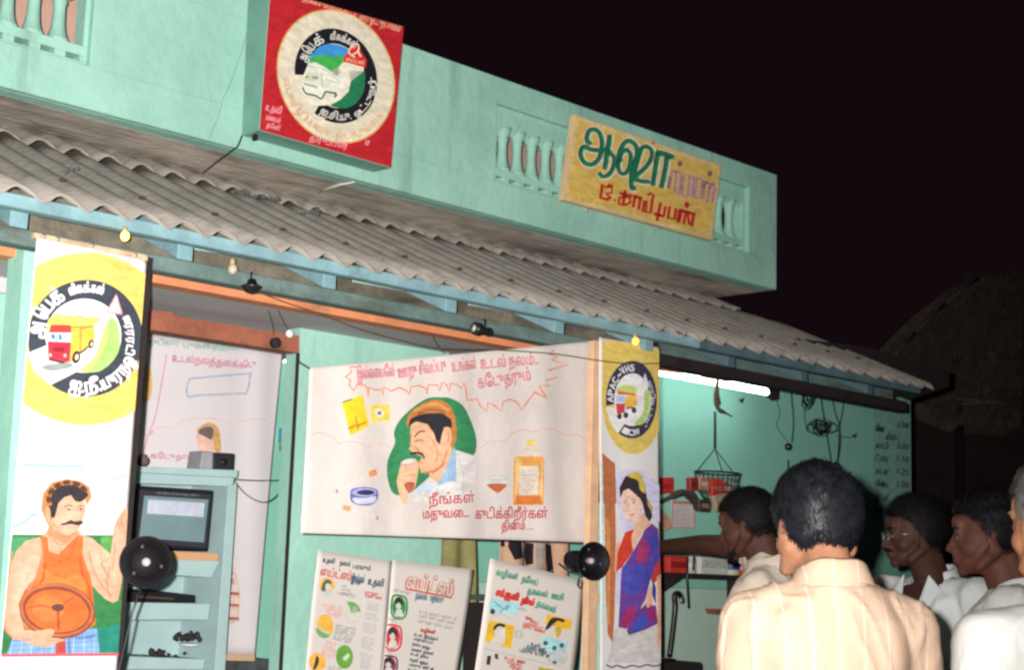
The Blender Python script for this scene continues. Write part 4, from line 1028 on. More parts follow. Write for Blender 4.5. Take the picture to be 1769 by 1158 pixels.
# neck, face, hair
A.poly(cB([(370, 360), (400, 300), (420, 280), (470, 340), (420, 380), (360, 490), (352, 420)]), (.76, .46, .33), lay=6)
A.poly(cB([(300, 190), (310, 150), (360, 140), (405, 190), (415, 240), (395, 310), (370, 345), (335, 320), (310, 280)]), (.78, .52, .42), True, center=(.84, .62, .54), lay=7)
A.poly(cB([(295, 200), (290, 140), (320, 80), (370, 50), (410, 70), (430, 130), (440, 200), (468, 240), (470, 300), (455, 330), (430, 300), (415, 230), (400, 200), (340, 145), (310, 160)]), (.035, .028, .04), lay=8)
A.poly(cB([(335, 75), (370, 50), (405, 65), (425, 120), (430, 170), (400, 150), (390, 100)]), (.60, .46, .08), True, lay=9)
A.poly(cB([(440, 210), (470, 240), (472, 300), (462, 270), (445, 240)]), (.50, .38, .10), lay=9)
A.line(cB([(312, 215), (330, 208)]), 1.2, (.15, .06, .05), lay=9); A.line(cB([(352, 205), (380, 210)]), 1.2, (.15, .06, .05), lay=9)
A.ell(*cB([(322, 225)])[0], 1.8, 1.1, (.08, .05, .05), lay=9); A.ell(*cB([(366, 222)])[0], 2.2, 1.2, (.08, .05, .05), lay=9)
A.line(cB([(340, 225), (332, 262), (345, 268)]), .9, (.60, .30, .22), True, lay=9); A.line(cB([(335, 290), (352, 294), (368, 286)]), 2, (.56, .12, .14), True, lay=9)
A.ell(*cB([(338, 192)])[0], 1, 1, (.55, .05, .05), lay=9)
A.poly(cB([(270, 920), (520, 900), (520, 1120), (225, 1120), (250, 1000)]), (.58, .56, .55), lay=1)
A.line(cB([(218, 1130), (250, 1145), (280, 1135), (320, 1148), (360, 1135), (400, 1142), (440, 1130), (480, 1138), (520, 1130)]), 3, (.12, .13, .20), True, lay=2)
A.build('painted_woman', T)
# ============================================================ POSTERS
pw = lambda X, z: .0
def poster(corners, Y, label, draw, name='poster'):
    T = thing(name, label, 'poster', P((corners[3][0]+corners[2][0])/2, corners[3][1], Y+.01))
    w = lambda X, z, a=corners[0][0]: .003*math.sin(9*X+a)+.002*math.sin(11*z+a)
    cloth('sheet', corners, Y, M_paper, T, w, 16, 24, thick=.0012)
    A = Art(YP(Y), clip=[(c[0]+(.6 if i in (0, 3) else -.6), c[1]) for i, c in enumerate(corners)], wave=w, off=.0013, step=.0002)
    draw(A); A.build('print', T); return T
cP = lambda pts: [(530+x*.17957, 950+y*.17957) for x, y in pts]
GY, RDp, INK = (.26, .30, .30), (.66, .22, .18), (.10, .13, .15)
def row(A, a, b, h, c, w=1.0): 
    (x0, y0), (x1, y1) = cP([a])[0], cP([b])[0]; A.scribble(x0, y0, x1, y1, h, c, w=w, lay=3)
def d1(A):
    row(A, (210, 45), (590, 108), 3, (.45, .36, .28), .6)
    row(A, (150, 120), (280, 140), 6, INK, 1.5); row(A, (315, 148), (415, 165), 6, INK, 1.5); row(A, (445, 180), (640, 210), 6, INK, 1.5)
    A.text('எய்ட்ஸ்', cP([(125, 245)])[0], cP([(425, 300)])[0], 12, RDp, 1.6)
    row(A, (430, 305), (550, 325), 9, (.12, .17, .22), 1.9); row(A, (590, 335), (735, 362), 9, (.12, .17, .22), 1.9)
    A.ell(*cP([(195, 345)])[0], 14, 13, (.78, .46, .12), lay=1); A.poly(cP([(150, 330), (190, 290), (240, 310), (220, 350), (180, 340), (165, 390), (190, 420), (140, 400)]), (.10, .13, .09), True, lay=2)
    A.ell(*cP([(205, 360)])[0], 5, 6, (.66, .60, .55), lay=3); A.poly(cP([(160, 380), (200, 400), (250, 380), (240, 450), (150, 440)]), (.50, .58, .52), lay=2)
    for i in range(3): row(A, (335, 360+i*35), (385+i*45, 368+i*38), 3, INK, .9)
    row(A, (290, 430), (505, 475), 4, INK, 1.1)
    A.poly(cP([(390, 510), (440, 505), (500, 540), (520, 600), (480, 590), (455, 560), (440, 620), (410, 550)]), (.16, .38, .12), True, lay=1); A.ell(*cP([(470, 580)])[0], 5, 6, (.35, .42, .30), lay=2)
    A.line(cP([(400, 560), (380, 640), (420, 690), (500, 690), (520, 620)]), .9, (.40, .44, .38), True, lay=2)
    for i in range(4): row(A, (150+i*15, 545+i*28), (345, 575+i*30), 4, RDp, 1.0)
    A.ell(*cP([(175, 735)])[0], 15, 20, (.80, .42, .07), lay=1); A.poly(cP([(95, 740), (140, 770), (210, 800), (215, 840), (160, 855), (110, 830), (85, 780)]), (.20, .38, .14), True, lay=2); A.line(cP([(90, 740), (160, 790), (215, 810)]), 2.5, (.55, .62, .55), True, lay=3)
    for i in range(5): row(A, (280-i*8, 745+i*30), (480-i*14, 785+i*32), 4, INK, 1.1)
    A.ell(*cP([(362, 1035)])[0], 15, 20.5, (.14, .36, .06), lay=1); A.poly(cP([(345, 1040), (400, 1000), (410, 1030), (370, 1070), (350, 1060)]), (.55, .62, .50), True, lay=2)
    for i in range(5): row(A, (180-i*12, 905+i*28), (280-i*2, 925+i*30), 4, RDp, 1.0)
    A.ell(*cP([(95, 1085)])[0], 15, 16, (.80, .42, .07), lay=1); A.poly(cP([(80, 1030), (110, 1040), (105, 1100), (70, 1158), (50, 1150), (85, 1090)]), (.05, .05, .04), True, lay=2)
    row(A, (560, 425), (710, 450), 4, RDp, 1.3); row(A, (565, 455), (720, 485), 4, RDp, 1.3)
    for k, (y, n) in enumerate(((520, 3), (620, 3), (720, 4), (850, 5), (1010, 6))):
        for i in range(n): row(A, (580-k*18, y+i*26), (700-k*16-12*(i % 2), y+25+i*26), 3.4, (.30, .36, .36), .9)
    for i in range(12): row(A, (200-i*2, 1140+i*32), (330, 1160+i*32), 3.6, INK, .9)
def d2(A):
    row(A, (1010, 125), (1400, 185), 3, (.40, .36, .30), .6)
    A.text('எய்ட்ஸ்', cP([(955, 372)])[0], cP([(1390, 455)])[0], 22, (.50, .07, .05), 4.4); A.text('எய்ட்ஸ்', cP([(958, 370)])[0], cP([(1386, 452)])[0], 22, (.74, .64, .58), 1.5, lay=6)
    A.line(cP([(950, 380), (1390, 468)]), 2.4, (.50, .07, .05), lay=6)
    row(A, (1045, 470), (1150, 490), 9, (.25, .33, .38), 2); row(A, (1180, 495), (1300, 520), 9, (.25, .33, .38), 2)
    row(A, (835, 400), (1000, 435), 3.4, INK, 1)
    def badge(cx, cy, col, w, h):
        q = cP([(cx, cy)])[0]; A.line([(q[0]-w*.6, q[1]-h), (q[0]+w*.6, q[1]-h*.9), (q[0]+w, q[1]-h*.5), (q[0]+w*.9, q[1]+h*.6), (q[0]+w*.3, q[1]+h), (q[0]-w*.6, q[1]+h*.9), (q[0]-w, q[1]+h*.4), (q[0]-w*.9, q[1]-h*.6)], 3.4, col, True, closed=True, lay=1)
        A.ell(q[0], q[1], w*.86, h*.9, col, 4, lay=1); A.ell(q[0]-1, q[1]-h*.15, w*.34, h*.36, (.60, .56, .52), lay=3); A.poly([(q[0]-w*.6, q[1]+h*.8), (q[0]-w*.4, q[1]+h*.25), (q[0], q[1]+h*.1), (q[0]+w*.4, q[1]+h*.3), (q[0]+w*.5, q[1]+h*.8)], (.62, .60, .57), lay=2)
        A.poly([(q[0]-w*.5, q[1]-h*.2), (q[0]-w*.45, q[1]-h*.7), (q[0]+w*.1, q[1]-h*.8), (q[0]+w*.5, q[1]-h*.4), (q[0]+w*.4, q[1]), (q[0], q[1]-h*.4)], (.03, .04, .03), True, lay=4)
    badge(888, 555, (.035, .26, .07), 13.5, 20); badge(828, 850, (.60, .05, .07), 14.5, 22); badge(790, 1120, (.22, .04, .10), 14.5, 17)
    row(A, (780, 675), (860, 695), 4, INK, 1.2); row(A, (730, 985), (820, 1010), 4, INK, 1.2)
    for i, y in enumerate((610, 650, 700)): row(A, (1080-i*4, y), (1430-i*20, y+72), 4, INK, 1.2)
    row(A, (1090, 790), (1240, 818), 5, (.55, .08, .06), 1.6)
    for i, y in enumerate((830, 870, 920, 975, 1015, 1070, 1120, 1165, 1200, 1240, 1280)): row(A, (1030-i*8, y), (1250-i*6-(i % 3)*30, y+48), 4, INK, 1.3)
    for i, y in enumerate((580, 640, 815, 930, 975, 1050)): row(A, (1005-i*12, y), (1020-i*12, y+5), 4, GY, .9)
poster([(549, 951), (678, 970), (640, 1420), (498, 1420)], 4.56, 'pale printed poster with small orange and green round pictures, leftmost of the three posters', d1)
poster([(679, 968), (818, 985), (748, 1420), (637, 1420)], 4.55, 'pale printed poster with green and red badge portraits and an outlined red heading', d2)
cQ = lambda pts: [(820+x*.17094, 960+y*.17094) for x, y in pts]
def d3(A):
    def rw(a, b, h, c, w=1.0):
        (x0, y0), (x1, y1) = cQ([a])[0], cQ([b])[0]; A.scribble(x0, y0, x1, y1, h, c, w=w, lay=3)
    G = (.16, .38, .27)
    rw((430, 140), (850, 240), 3, (.42, .38, .32), .6)
    rw((220, 200), (430, 250), 8, G, 2.2); rw((470, 265), (680, 325), 8, G, 2.2); rw((525, 385), (940, 475), 8, G, 2.2); rw((610, 510), (810, 590), 8, G, 2.2)
    A.text('எச்.ஐ.வி', cQ([(215, 405)])[0], cQ([(430, 460)])[0], 10, (.66, .07, .06), 3); A.text('நோய்', cQ([(465, 480)])[0], cQ([(580, 512)])[0], 9, (.66, .07, .06), 3)
    A.poly(cQ([(165, 430), (435, 490), (425, 600), (400, 600), (140, 550)]), (.34, .66, .72), lay=1); A.line(cQ([(200, 470), (300, 550), (345, 510)]), 2.5, (.18, .32, .38), True, lay=2); A.line(cQ([(250, 580), (350, 500)]), 2.2, (.20, .34, .42), lay=2)
    A.ell(*cQ([(180, 570)])[0], 4.5, 5, (.06, .06, .07), lay=3); A.line(cQ([(150, 650), (260, 590), (400, 680)]), .9, (.40, .40, .38), True, lay=3)
    A.poly(cQ([(140, 655), (400, 715), (365, 950), (105, 870)]), (.74, .45, .03), lay=1); A.poly(cQ([(205, 740), (290, 730), (310, 800), (290, 900), (180, 900), (170, 860), (215, 820)]), (.62, .60, .56), True, lay=2); A.poly(cQ([(190, 730), (230, 690), (300, 700), (300, 730), (240, 720), (200, 760)]), (.03, .03, .03), True, lay=3)
    A.poly(cQ([(720, 595), (975, 660), (960, 750), (900, 745), (830, 700), (740, 700), (700, 690)]), (.74, .45, .03), lay=1); A.poly(cQ([(700, 750), (760, 640), (850, 635), (900, 660), (880, 680), (830, 665), (780, 700), (740, 740)]), (.03, .03, .03), True, lay=2); A.poly(cQ([(800, 740), (850, 720), (870, 760), (830, 840), (810, 800)]), (.52, .36, .05), True, lay=3)
    A.poly(cQ([(680, 820), (940, 880), (915, 960), (850, 1000), (740, 980), (665, 900)]), (.34, .66, .72), lay=1)
    for x, y in ((705, 890), (795, 940), (870, 912)): A.ell(*cQ([(x, y)])[0], 4, 4.2, (.07, .10, .12), lay=3)
    A.poly(cQ([(740, 990), (830, 960), (920, 980), (900, 1100), (740, 1080)]), (.48, .52, .54), True, lay=2); A.ell(*cQ([(800, 1085)])[0], 4, 3, (.08, .12, .14), lay=3)
    rw((435, 550), (550, 580), 4, INK, 1.1)
    for i in range(4): rw((500-i*8+(i == 1)*60, 640+i*30), (560+i*55, 665+i*45), 4.5, (.70, .20, .17), 1.4)
    for i in range(3): rw((400, 775+i*28), (480, 790+i*28), 4, (.2, .3, .26), 1.2)
    for i in range(4): rw((560-i*38, 910+i*22), (680+i*20, 940+i*32), 4.5, (.16, .22, .26), 1.5)
    A.line(cQ([(80, 940), (560, 1060), (900, 1140)]), 1, (.40, .38, .34), lay=2)
    A.poly(cQ([(130, 1020), (170, 1015), (160, 1110), (120, 1110)]), (.05, .04, .05), lay=2); A.poly(cQ([(205, 995), (240, 1000), (240, 1060), (205, 1040)]), (.05, .06, .05), lay=2)
    for i in range(3): rw((300+i*25, 1050+i*40), (500, 1105+i*50), 5, (.66, .22, .18), 1.5)
    A.poly(cQ([(640, 1130), (800, 1158), (790, 1400), (620, 1360)]), (.45, .38, .05), lay=1)
poster([(848, 965), (1010, 1004), (960, 1440), (790, 1390)], 4.16, 'pale printed poster with blue and yellow picture squares right of the dark gap', d3)

# ============================================================ inner room seen through the doorway
T = thing('hanging_sheet', 'white cloth sheet painted with a smoking man and pink lettering in the back room', 'cloth', P(350, 1130, 5.3))
w4 = lambda X, z: .010*math.sin(30*X+1.2*z)*max(0, min(1, (X-3.55)*2.2))+.003*math.sin(9*X+z)
YC4 = 5.30
cloth('sheet_cloth', [(150, 562), (490, 607), (440, 1132), (110, 1125)], YC4, mat('lilac_white_cloth', (.62, .58, .60), .9, .03, 4), T, w4, 120, 30)
A = Art(YP(YC4), wave=w4, off=.0025, clip=[(151, 564), (489, 608), (439, 1131), (111, 1124)])
cR = lambda pts: [(220+x*.27634, 540+y*.27634) for x, y in pts]
GN, PKK = (.28, .50, .42), (.62, .24, .34)
q = cR([(130, 205), (320, 205), (345, 222), (700, 235)]); A.text('குடிகார', q[0], q[1], 9, GN, .7); A.text('புகைத்தல்..', q[2], q[3], 9, GN, .7)
q = cR([(275, 305), (690, 345), (700, 350), (800, 340)]); A.text('உடல்நலத்தைக்', q[0], q[1], 11, PKK, .7); A.text('கெடு', q[2], q[3], 10, PKK, .7)
A.line(cR([(242, 260), (215, 420), (175, 640), (130, 770), (100, 880)]), 1.8, PKK, True); A.line(cR([(90, 740), (122, 772), (160, 745)]), 1.8, (.62, .36, .36), True)
A.line(cR([(385, 415), (740, 385), (765, 400), (745, 500), (700, 508), (430, 520), (380, 530), (365, 480), (385, 415)]), 3.2, (.36, .43, .58), True)
A.line(cR([(140, 750), (200, 720), (290, 720), (340, 680), (420, 665), (500, 662), (560, 670), (640, 690), (720, 680), (790, 668), (870, 672)]), 1.4, (.70, .42, .42), True)
A.poly(cR([(430, 760), (480, 750), (530, 790), (540, 870), (450, 870), (435, 830), (425, 800)]), (.74, .46, .38), True, lay=1)
A.poly(cR([(430, 745), (450, 715), (500, 690), (550, 705), (575, 760), (580, 870), (545, 870), (530, 800), (500, 760)]), (.60, .34, .14), True, lay=2)
A.poly(cR([(435, 755), (460, 725), (510, 715), (535, 740), (520, 800), (500, 770), (470, 758)]), (.16, .12, .12), True, lay=3)
A.poly(cR([(110, 340), (140, 340), (155, 420), (140, 540), (95, 550), (105, 440)]), (.62, .40, .14), True, lay=1)
q = cR([(140, 912), (290, 918), (300, 920), (420, 915)]); A.text('கேடு', q[0], q[1], 8, PKK, .6); A.text('நாடு', q[2], q[3], 8, PKK, .6)
cS = lambda pts: [(200+x*.3091, 800+y*.3091) for x, y in pts]
A.poly(cS([(640, 560), (665, 600), (672, 700), (690, 740), (680, 880), (590, 895), (595, 760), (615, 690)]), (.66, .50, .46), True, lay=1)
for i, y in enumerate((620, 665)): A.poly(cS([(630, y-30), (655, y-10), (640, y+30), (615, y+25)]), (.46, .19, .09), True, lay=2)
for y in (740, 805, 880): A.line(cS([(600, y+5), (640, y-8), (688, y-5)]), 5, (.40, .13, .10), True, lay=2)
A.line(cS([(670, 620), (690, 740), (680, 870)]), 1.8, (.60, .42, .20), True, lay=2)
A.build('painted_pictures', T)
m = MB(); m.px([(150, 556), (492, 602), (492, 609), (150, 563)], YC4+.01, .02); m.build('hanging_rail', M_brown, T)

# TV cabinet
YT = 5.02
T = thing('television_cabinet', 'pale turquoise open shelf cabinet holding a television in the back room', 'cabinet', P(300, 1160, 5.1)-Vector((0, 0, 0)))
M_cab = mat('cabinet_paint', (.35, .49, .50), .55, .08, 6, .08)
def cpx(name, pts, Y=YT, d=.02, mm=None, bev=.0015):
    m = MB(); m.px(pts, Y, d); return m.build(name, mm or M_cab, T, bev)
cpx('top_board', [(150, 803), (412, 813), (410, 826), (150, 812)], YT-.015, .30)
cpx('frieze', [(150, 813), (405, 826), (402, 841), (150, 833)], YT+.012, .02)
cpx('side_panel', [(395, 838), (410, 838), (372, 1420), (352, 1420)], YT, .28)
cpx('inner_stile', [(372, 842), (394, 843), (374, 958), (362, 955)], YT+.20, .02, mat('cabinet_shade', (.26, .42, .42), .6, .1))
for a in ([(150, 950), (380, 970), (366, 999), (150, 985)], [(150, 1040), (364, 1044), (360, 1072), (150, 1072)], [(150, 1132), (355, 1140), (352, 1158), (150, 1158)], [(150, 1240), (352, 1246), (350, 1258), (150, 1254)]):
    cpx('shelf', a, YT, .26)
cpx('shelf_edging', [(290, 952), (378, 957), (376, 970), (290, 968)], YT-.006, .005, mat('shelf_orange', (.60, .34, .18), .7, .1))
cpx('back_panel', [(150, 815), (394, 840), (370, 1300), (150, 1300)], YT+.262, .01)
# television
TV = thing('television', 'black boxed television with a wide grey glowing screen and a painted reflection band on the cabinet shelf', 'television', P(300, 952, 5.1))
body = [(232, 839), (371, 848), (361, 954), (222, 945)]
m = MB(); m.px(body, YT+.01, .22); m.build('casing', M_black, TV, .006)
m = MB(); m.px([(236, 846), (366, 855), (357, 948), (227, 940)], YT+.004, .008); m.build('bezel', mat('tv_bezel', (.035, .035, .045), .4), TV, .003)
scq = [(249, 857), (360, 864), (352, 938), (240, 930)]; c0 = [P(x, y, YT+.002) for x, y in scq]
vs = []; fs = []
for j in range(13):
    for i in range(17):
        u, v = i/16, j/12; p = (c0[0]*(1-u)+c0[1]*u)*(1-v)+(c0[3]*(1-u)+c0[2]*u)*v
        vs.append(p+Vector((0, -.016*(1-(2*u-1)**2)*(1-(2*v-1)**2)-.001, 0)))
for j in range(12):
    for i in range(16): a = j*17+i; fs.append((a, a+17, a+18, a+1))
m = MB(); m.add(vs, fs, True); scr = m.build('screen', mat('tv_glass_glowing', (.10, .15, .155), .15, .1, 3, spec=.7, emis=1.0), TV)  # glass given a glow of its own in place of reflected light
sb = MB(); vb = [v+Vector((0, -.0012, 0)) for v in vs]; sb.add([vb[j*17+i] for j in (1, 2, 3, 4, 5) for i in range(1, 16)], [(j*15+i, j*15+15+i, j*15+16+i, j*15+i+1) for j in (0, 1, 2, 3) for i in range(14)], True); sb.build('glowing_reflection_band', mat('tv_reflection_glow', (.30, .31, .37), .3, .2, 30, emis=1.0), TV)  # emissive band added to imitate a tube light mirrored in the glass
m = MB(); 
A = Art(YP(YT+.0035), off=.002); A.scribble(270, 853, 345, 858, 2, (.3, .32, .34), w=.8); A.build('control_strip', TV)
# tube of the right shop; the screen's mirrored band is painted glow
M_tube = mat('fluorescent_tube', (.95, .97, 1.0), .4, 0, emis=14)
# box loudspeaker and radio on the cabinet
T = thing('box_speaker', 'small grey and black box speaker on top of the television cabinet', 'speaker', P(380, 814, 5.05))
m = MB(); m.px([(369, 782), (406, 784), (404, 814), (369, 812)], 5.01, .12); m.build('casing', mat('speaker_black', (.02, .018, .025), .6), T, .004)
m = MB(); m.px([(351, 779), (369, 781), (368, 812), (346, 810)], 5.015, .10); m.build('side', mat('speaker_grey', (.30, .30, .33), .6), T, .004)
m = MB(); q = P(387, 799, 5.009); m.lathe(q, [(.012, 0), (.014, .002), (.006, .004)], 14, (0, -1, 0)); m.build('cone', M_black, T)
T = thing('brown_pot', 'small round brown pot at the left end of the cabinet top', 'pot', P(246, 806, 5.1))
q = P(246, 806, 5.1); m = MB(); m.lathe(q, [(.012, 0), (.021, .008), (.026, .02), (.022, .033), (.013, .038), (.016, .043)], 14); m.build('body', mat('pot', (.16, .11, .09), .8, .3, 60), T)
m = MB(); m.lathe(q, [(.010, .0435), (.013, .0435), (.005, .048)], 12); m.build('lid', mat('potlid', (.2, .15, .12), .8), T)
# video player and clutter
T = thing('video_player', 'flat black video player lying on the middle cabinet shelf', 'video player', P(290, 1040, 5.1))
m = MB(); m.px([(224, 1022), (262, 1020), (338, 1029), (338, 1042), (222, 1041)], YT+.02, .2); m.build('casing', M_black, T, .003)
m = MB(); m.px([(235, 1030), (300, 1034), (300, 1037), (235, 1033)], YT+.016, .004); m.build('tape_slot', mat('slot', (.10, .05, .04), .5), T)
def clutter(label, cat, name, cx, cy, rx, ry, Y, n, col, seed):
    T = thing(name, label, cat, P(cx, cy+ry, Y)); rnd = random.Random(seed); b = MB(); mm = mat('clutter_%s' % seed, col, .8, .3, 40)
    base = P(cx, cy+ry, Y)
    for i in range(n):
        q = P(cx+rnd.gauss(0, rx*.42), cy+rnd.uniform(-ry, ry*.6), Y+rnd.uniform(-.02, .03)); r = rnd.uniform(.007, .013)
        b.ell(q, (r*rnd.uniform(.8, 1.9), r, r*rnd.uniform(.6, 1)), Matrix.Rotation(rnd.uniform(0, 3), 3, 'Y'), 8, 6)
    o = b.build('heap', mm, T); o['kind'] = 'stuff'; return T
T = clutter('dark heap in a white saucer on the low cabinet shelf', 'saucer', 'saucer', 327, 1103, 26, 7, 5.12, 22, (.03, .028, .03), 3)
m = MB(); q = P(327, 1118, 5.12); m.lathe(q, [(.022, 0), (.044, .010), (.042, .012), (.02, .004)], 18); m.build('dish', M_white, T)
clutter('loose dark lumps on the front edge of the low cabinet shelf', 'lumps', 'dark_lumps', 275, 1135, 30, 9, YT+.06, 24, (.035, .028, .025), 4)
# blue switch box, wires
T = thing('switch_box', 'blue and brown switch box on the wall behind the hanging sheet', 'switch box', P(493, 780, 5.5))
m = MB(); m.px([(487, 740), (501, 741), (500, 768), (486, 767)], 5.495, .024); m.build('box', mat('switch_blue', (.10, .28, .46), .5), T, .002)
m = MB(); m.px([(486, 769), (500, 770), (499, 781), (486, 780)], 5.50, .018); m.build('socket', mat('socket_brown', (.20, .12, .10), .6), T, .002)
M_tl = thing('tube_light', 'short glimpse of a lit fluorescent tube above the doorway cloth', 'light', P(500, 630, 5.45))
m = MB(); m.tube([P(487, 620, 5.45), P(516, 622, 5.45)], .016, 10); m.build('tube', mat('small_tube', (.95, .97, 1.0), .4, 0, emis=6), M_tl)
m = MB(); m.tube([P(482, 620, 5.452), P(486.5, 620, 5.452)], .018, 8); m.build('end_cap', M_steel, M_tl)
m = MB(); m.px([(478, 608), (560, 617), (560, 628), (478, 618)], 5.485, .02); m.build('batten', M_white, M_tl)
T = thing('wall_counter', 'dark counter top low behind the doorway jamb', 'counter', P(440, 1300, 5.2))
a, b = P(378, 1142, 5.12), P(478, 1146, 5.12); m = MB(); m.box(a.x, b.x, 5.12, 5.50, a.z-.05, a.z); m.build('top', mat('counter_top', (.07, .08, .085), .5, .3, 20), T, .004)
m = MB(); m.box(a.x+.02, b.x-.01, 5.16, 5.5, .14, a.z-.052); m.build('front', M_teal2, T)
m = MB(); m.px([(378, 1131), (440, 1131), (440, 1143), (378, 1142)], 5.11, .008); m.build('edge_strip', mat('edge_strip', (.55, .36, .22), .8), T)

# ============================================================ horn loudspeakers, lamps, fittings
def horn(px, py, r, Y, fdir, length, label, tail):
    c = P(px, py, Y); d = Vector(fdir).normalized()
    T = thing('horn_speaker', label, 'loudspeaker', c-Vector((0, 0, r)), 'round black horn speakers in front of the banners')
    m = MB(); m.lathe(c-d*length, [(.02, -.055), (.036, -.05), (.038, -.005), (r*.34, 0), (r*.40, length*.3), (r*.62, length*.72), (r*.93, length*.97), (r, length), (r*1.02, length+.004), (r*.98, length+.006), (r*.90, length*.93), (r*.55, length*.62), (r*.2, length*.35)], 36, d)
    m.build('bell', mat('horn_black', (.006, .005, .008), .6, .2, 30, .1, 40, spec=.18), T)
    m = MB(); m.lathe(c-d*length*.45, [(r*.17, 0), (r*.17, length*.36), (r*.13, length*.43), (.001, length*.45)], 16, d); m.build('centre_plug', mat('horn_plug', (.42, .36, .37), .5), T)
    m = MB(); m.tube(tail, .004, 6); m.build('wire_stay', M_black, T)
    for k in range(3):
        a = k*2.1+.8; u = d.cross(Vector((0, 0, 1))).normalized(); w = d.cross(u)
        m = MB(); m.ell(c+(u*math.cos(a)+w*math.sin(a))*r*.62-d*length*.10, (.006, .004, .006), None, 8, 6); m.build('rivet', mat('rivet', (.08, .07, .08), .5), T)
horn(252, 972, .0745, 3.93, (-.62, -.78, -.02), .05, 'round black horn speaker with a pale centre beside the man in the orange vest', [P(246, 1010, 3.95), P(228, 1060, 3.97), P(206, 1158, 3.98), P(200, 1300, 4.0)])
horn(1024, 970, .071, 3.90, (-.25, -.97, -.02), .10, 'black horn speaker standing out sideways in front of the pine frame', [P(1000, 990, 3.98), P(978, 985, 4.0), P(966, 975, 4.05)])
m = MB(); q = P(1002, 1004, 3.95)
T = thing('wire_loop', 'thin bent wire loop hanging under the right horn speaker', 'wire', P(1002, 1016, 3.98))
m.tube([P(*a, 3.97) for a in spline([(1008, 996), (1000, 1000), (998, 1012), (1004, 1017), (1006, 1006)], 4)], .003, 6); m.build('loop', M_wireg, T)

def bulb(px, py, Y, r, col, em, label, name='light_bulb', up=None):
    T = thing(name, label, 'bulb', P(px, py, Y)-Vector((0, 0, r)))
    c = P(px, py, Y)
    m = MB(); m.ell(c, (r, r, r*1.15), None, 14, 10); m.build('glass', mat('bulb_'+str(px), col, .3, 0, emis=em), T)
    m = MB(); m.lathe(c+Vector((0, .004, r*.9)), [(r*.55, 0), (r*.6, r*.5), (r*.62, r*.6), (r*.5, r*1.3), (r*.2, r*1.4)], 12); m.build('holder', mat('brass_cap', (.4, .3, .15), .5), T)
    return T
bulb(216, 408, 3.95, .013, (1.0, .62, .12), 4, 'small glowing yellow bulb above the left tall banner')
bulb(1098, 590, 3.97, .014, (1.0, .36, .05), 3, 'orange glowing bulb tucked behind the top of the right tall banner')
bulb(402, 465, 4.12, .016, (.42, .36, .28), 0, 'unlit milky bulb below the blue eave beam left of the black lampshade')
T = thing('hanging_lamp', 'black bowl lampshade hanging under the orange band', 'lampshade', P(434, 508, 4.14))
m = MB(); m.lathe(P(434, 508, 4.14), [(.004, 0), (.02, .005), (.034, .022), (.036, .026), (.02, .032), (.012, .05)], 18); m.build('bowl', M_black, T)
m = MB(); m.tube([P(434, 492, 4.14), P(434, 470, 4.15)], .003, 5); m.build('flex', M_wire, T)
T = thing('lamp_fitting', 'black cylindrical spot fitting hanging under the orange band above the wide banner', 'light fitting', P(838, 582, 4.1))
m = MB(); m.lathe(P(819, 567, 4.12), [(.018, 0), (.024, .004), (.025, .03), (.017, .036), (.014, .085), (.018, .09), (.016, .10)], 14, (P(860, 578, 4.14)-P(819, 567, 4.12))); m.build('can', M_black, T)
m = MB(); m.lathe(P(818, 567, 4.118), [(.014, -.002), (.012, .001)], 12, (P(860, 578, 4.14)-P(819, 567, 4.12))); m.build('lens', mat('lens', (.42, .46, .42), .3), T)
m = MB(); m.tube([P(838, 566, 4.13), P(838, 552, 4.15)], .004, 5); m.build('clip', M_wire, T)
T = thing('junction_box', 'dark round junction fitting and white cup on the brown door lintel', 'junction box', P(478, 600, 4.6))
m = MB(); m.lathe(P(473, 593, 4.64), [(.02, 0), (.02, .02), (.012, .028)], 12, (0, -1, 0)); m.build('box', M_boarddk, T)
m = MB(); m.lathe(P(498, 577, 4.64), [(.016, 0), (.016, .014), (.008, .018)], 12, (0, -1, 0)); m.build('cup', M_white, T)
for i, (x, y, w_) in enumerate(((958, 596, 5), (590, 575, 4), (700, 497, 6), (502, 490, 5))):
    pass
# cables
def cable(pts, label, r=.0028, mm=None, name='cable', k=5, grp=None):
    T = MB(); T.tube(spline(pts, k), r, 5); o = T.build(name, mm or M_wire); tag(o, label, 'cable', grp); return o
cable([P(418, 234, 4.69), P(412, 250, 4.69), PZ(404, 258, Z0+1.564), PZ(372, 282, Z0+1.562), PZ(347, 302, Z0+1.562), P(325, 319, 5.12)], 'short black cable running from under the red sign box across the stained soffit', .0035)
cable([P(455, 508, 4.28), P(500, 525, 4.27), P(560, 545, 4.26), P(620, 568, 4.25), P(700, 590, 4.2), P(760, 602, 4.15), P(860, 605, 4.10), P(960, 612, 4.08), P(1040, 624, 4.05), P(1090, 629, 4.045), P(1139, 628, 4.045)], 'long thin cable drooping from the lampshade across the top of the wide banner', .0024, mat('brown_cable', (.10, .06, .035), .6))
cable([P(456, 508, 4.3), P(462, 530, 4.4), P(470, 558, 4.6), P(474, 580, 4.64)], 'thin cable dropping from the lampshade to the door lintel', .0018, M_wireg)
cable([P(470, 508, 4.3), P(480, 535, 4.4), P(492, 560, 4.6), P(500, 572, 4.64)], 'second thin cable beside it reaching the white cup on the lintel', .0016, M_wireg)
cable([P(405, 829, 5.1), P(450, 831, 5.2), P(497, 830, 5.45)], 'thin wire stretched level in front of the hanging sheet', .0022, M_wireg)
cable([P(404, 830, 5.1), P(420, 850, 5.12), P(440, 864, 5.15), P(460, 868, 5.2), P(480, 855, 5.3), P(498, 828, 5.45)], 'slack black wire looping below the level wire by the doorway', .0022, M_wireg)
cable([P(745, 570, 4.31), P(752, 590, 4.35), P(768, 612, 4.6)], 'thin grey wire over the pale wall above the wide banner', .0016, M_wireg)
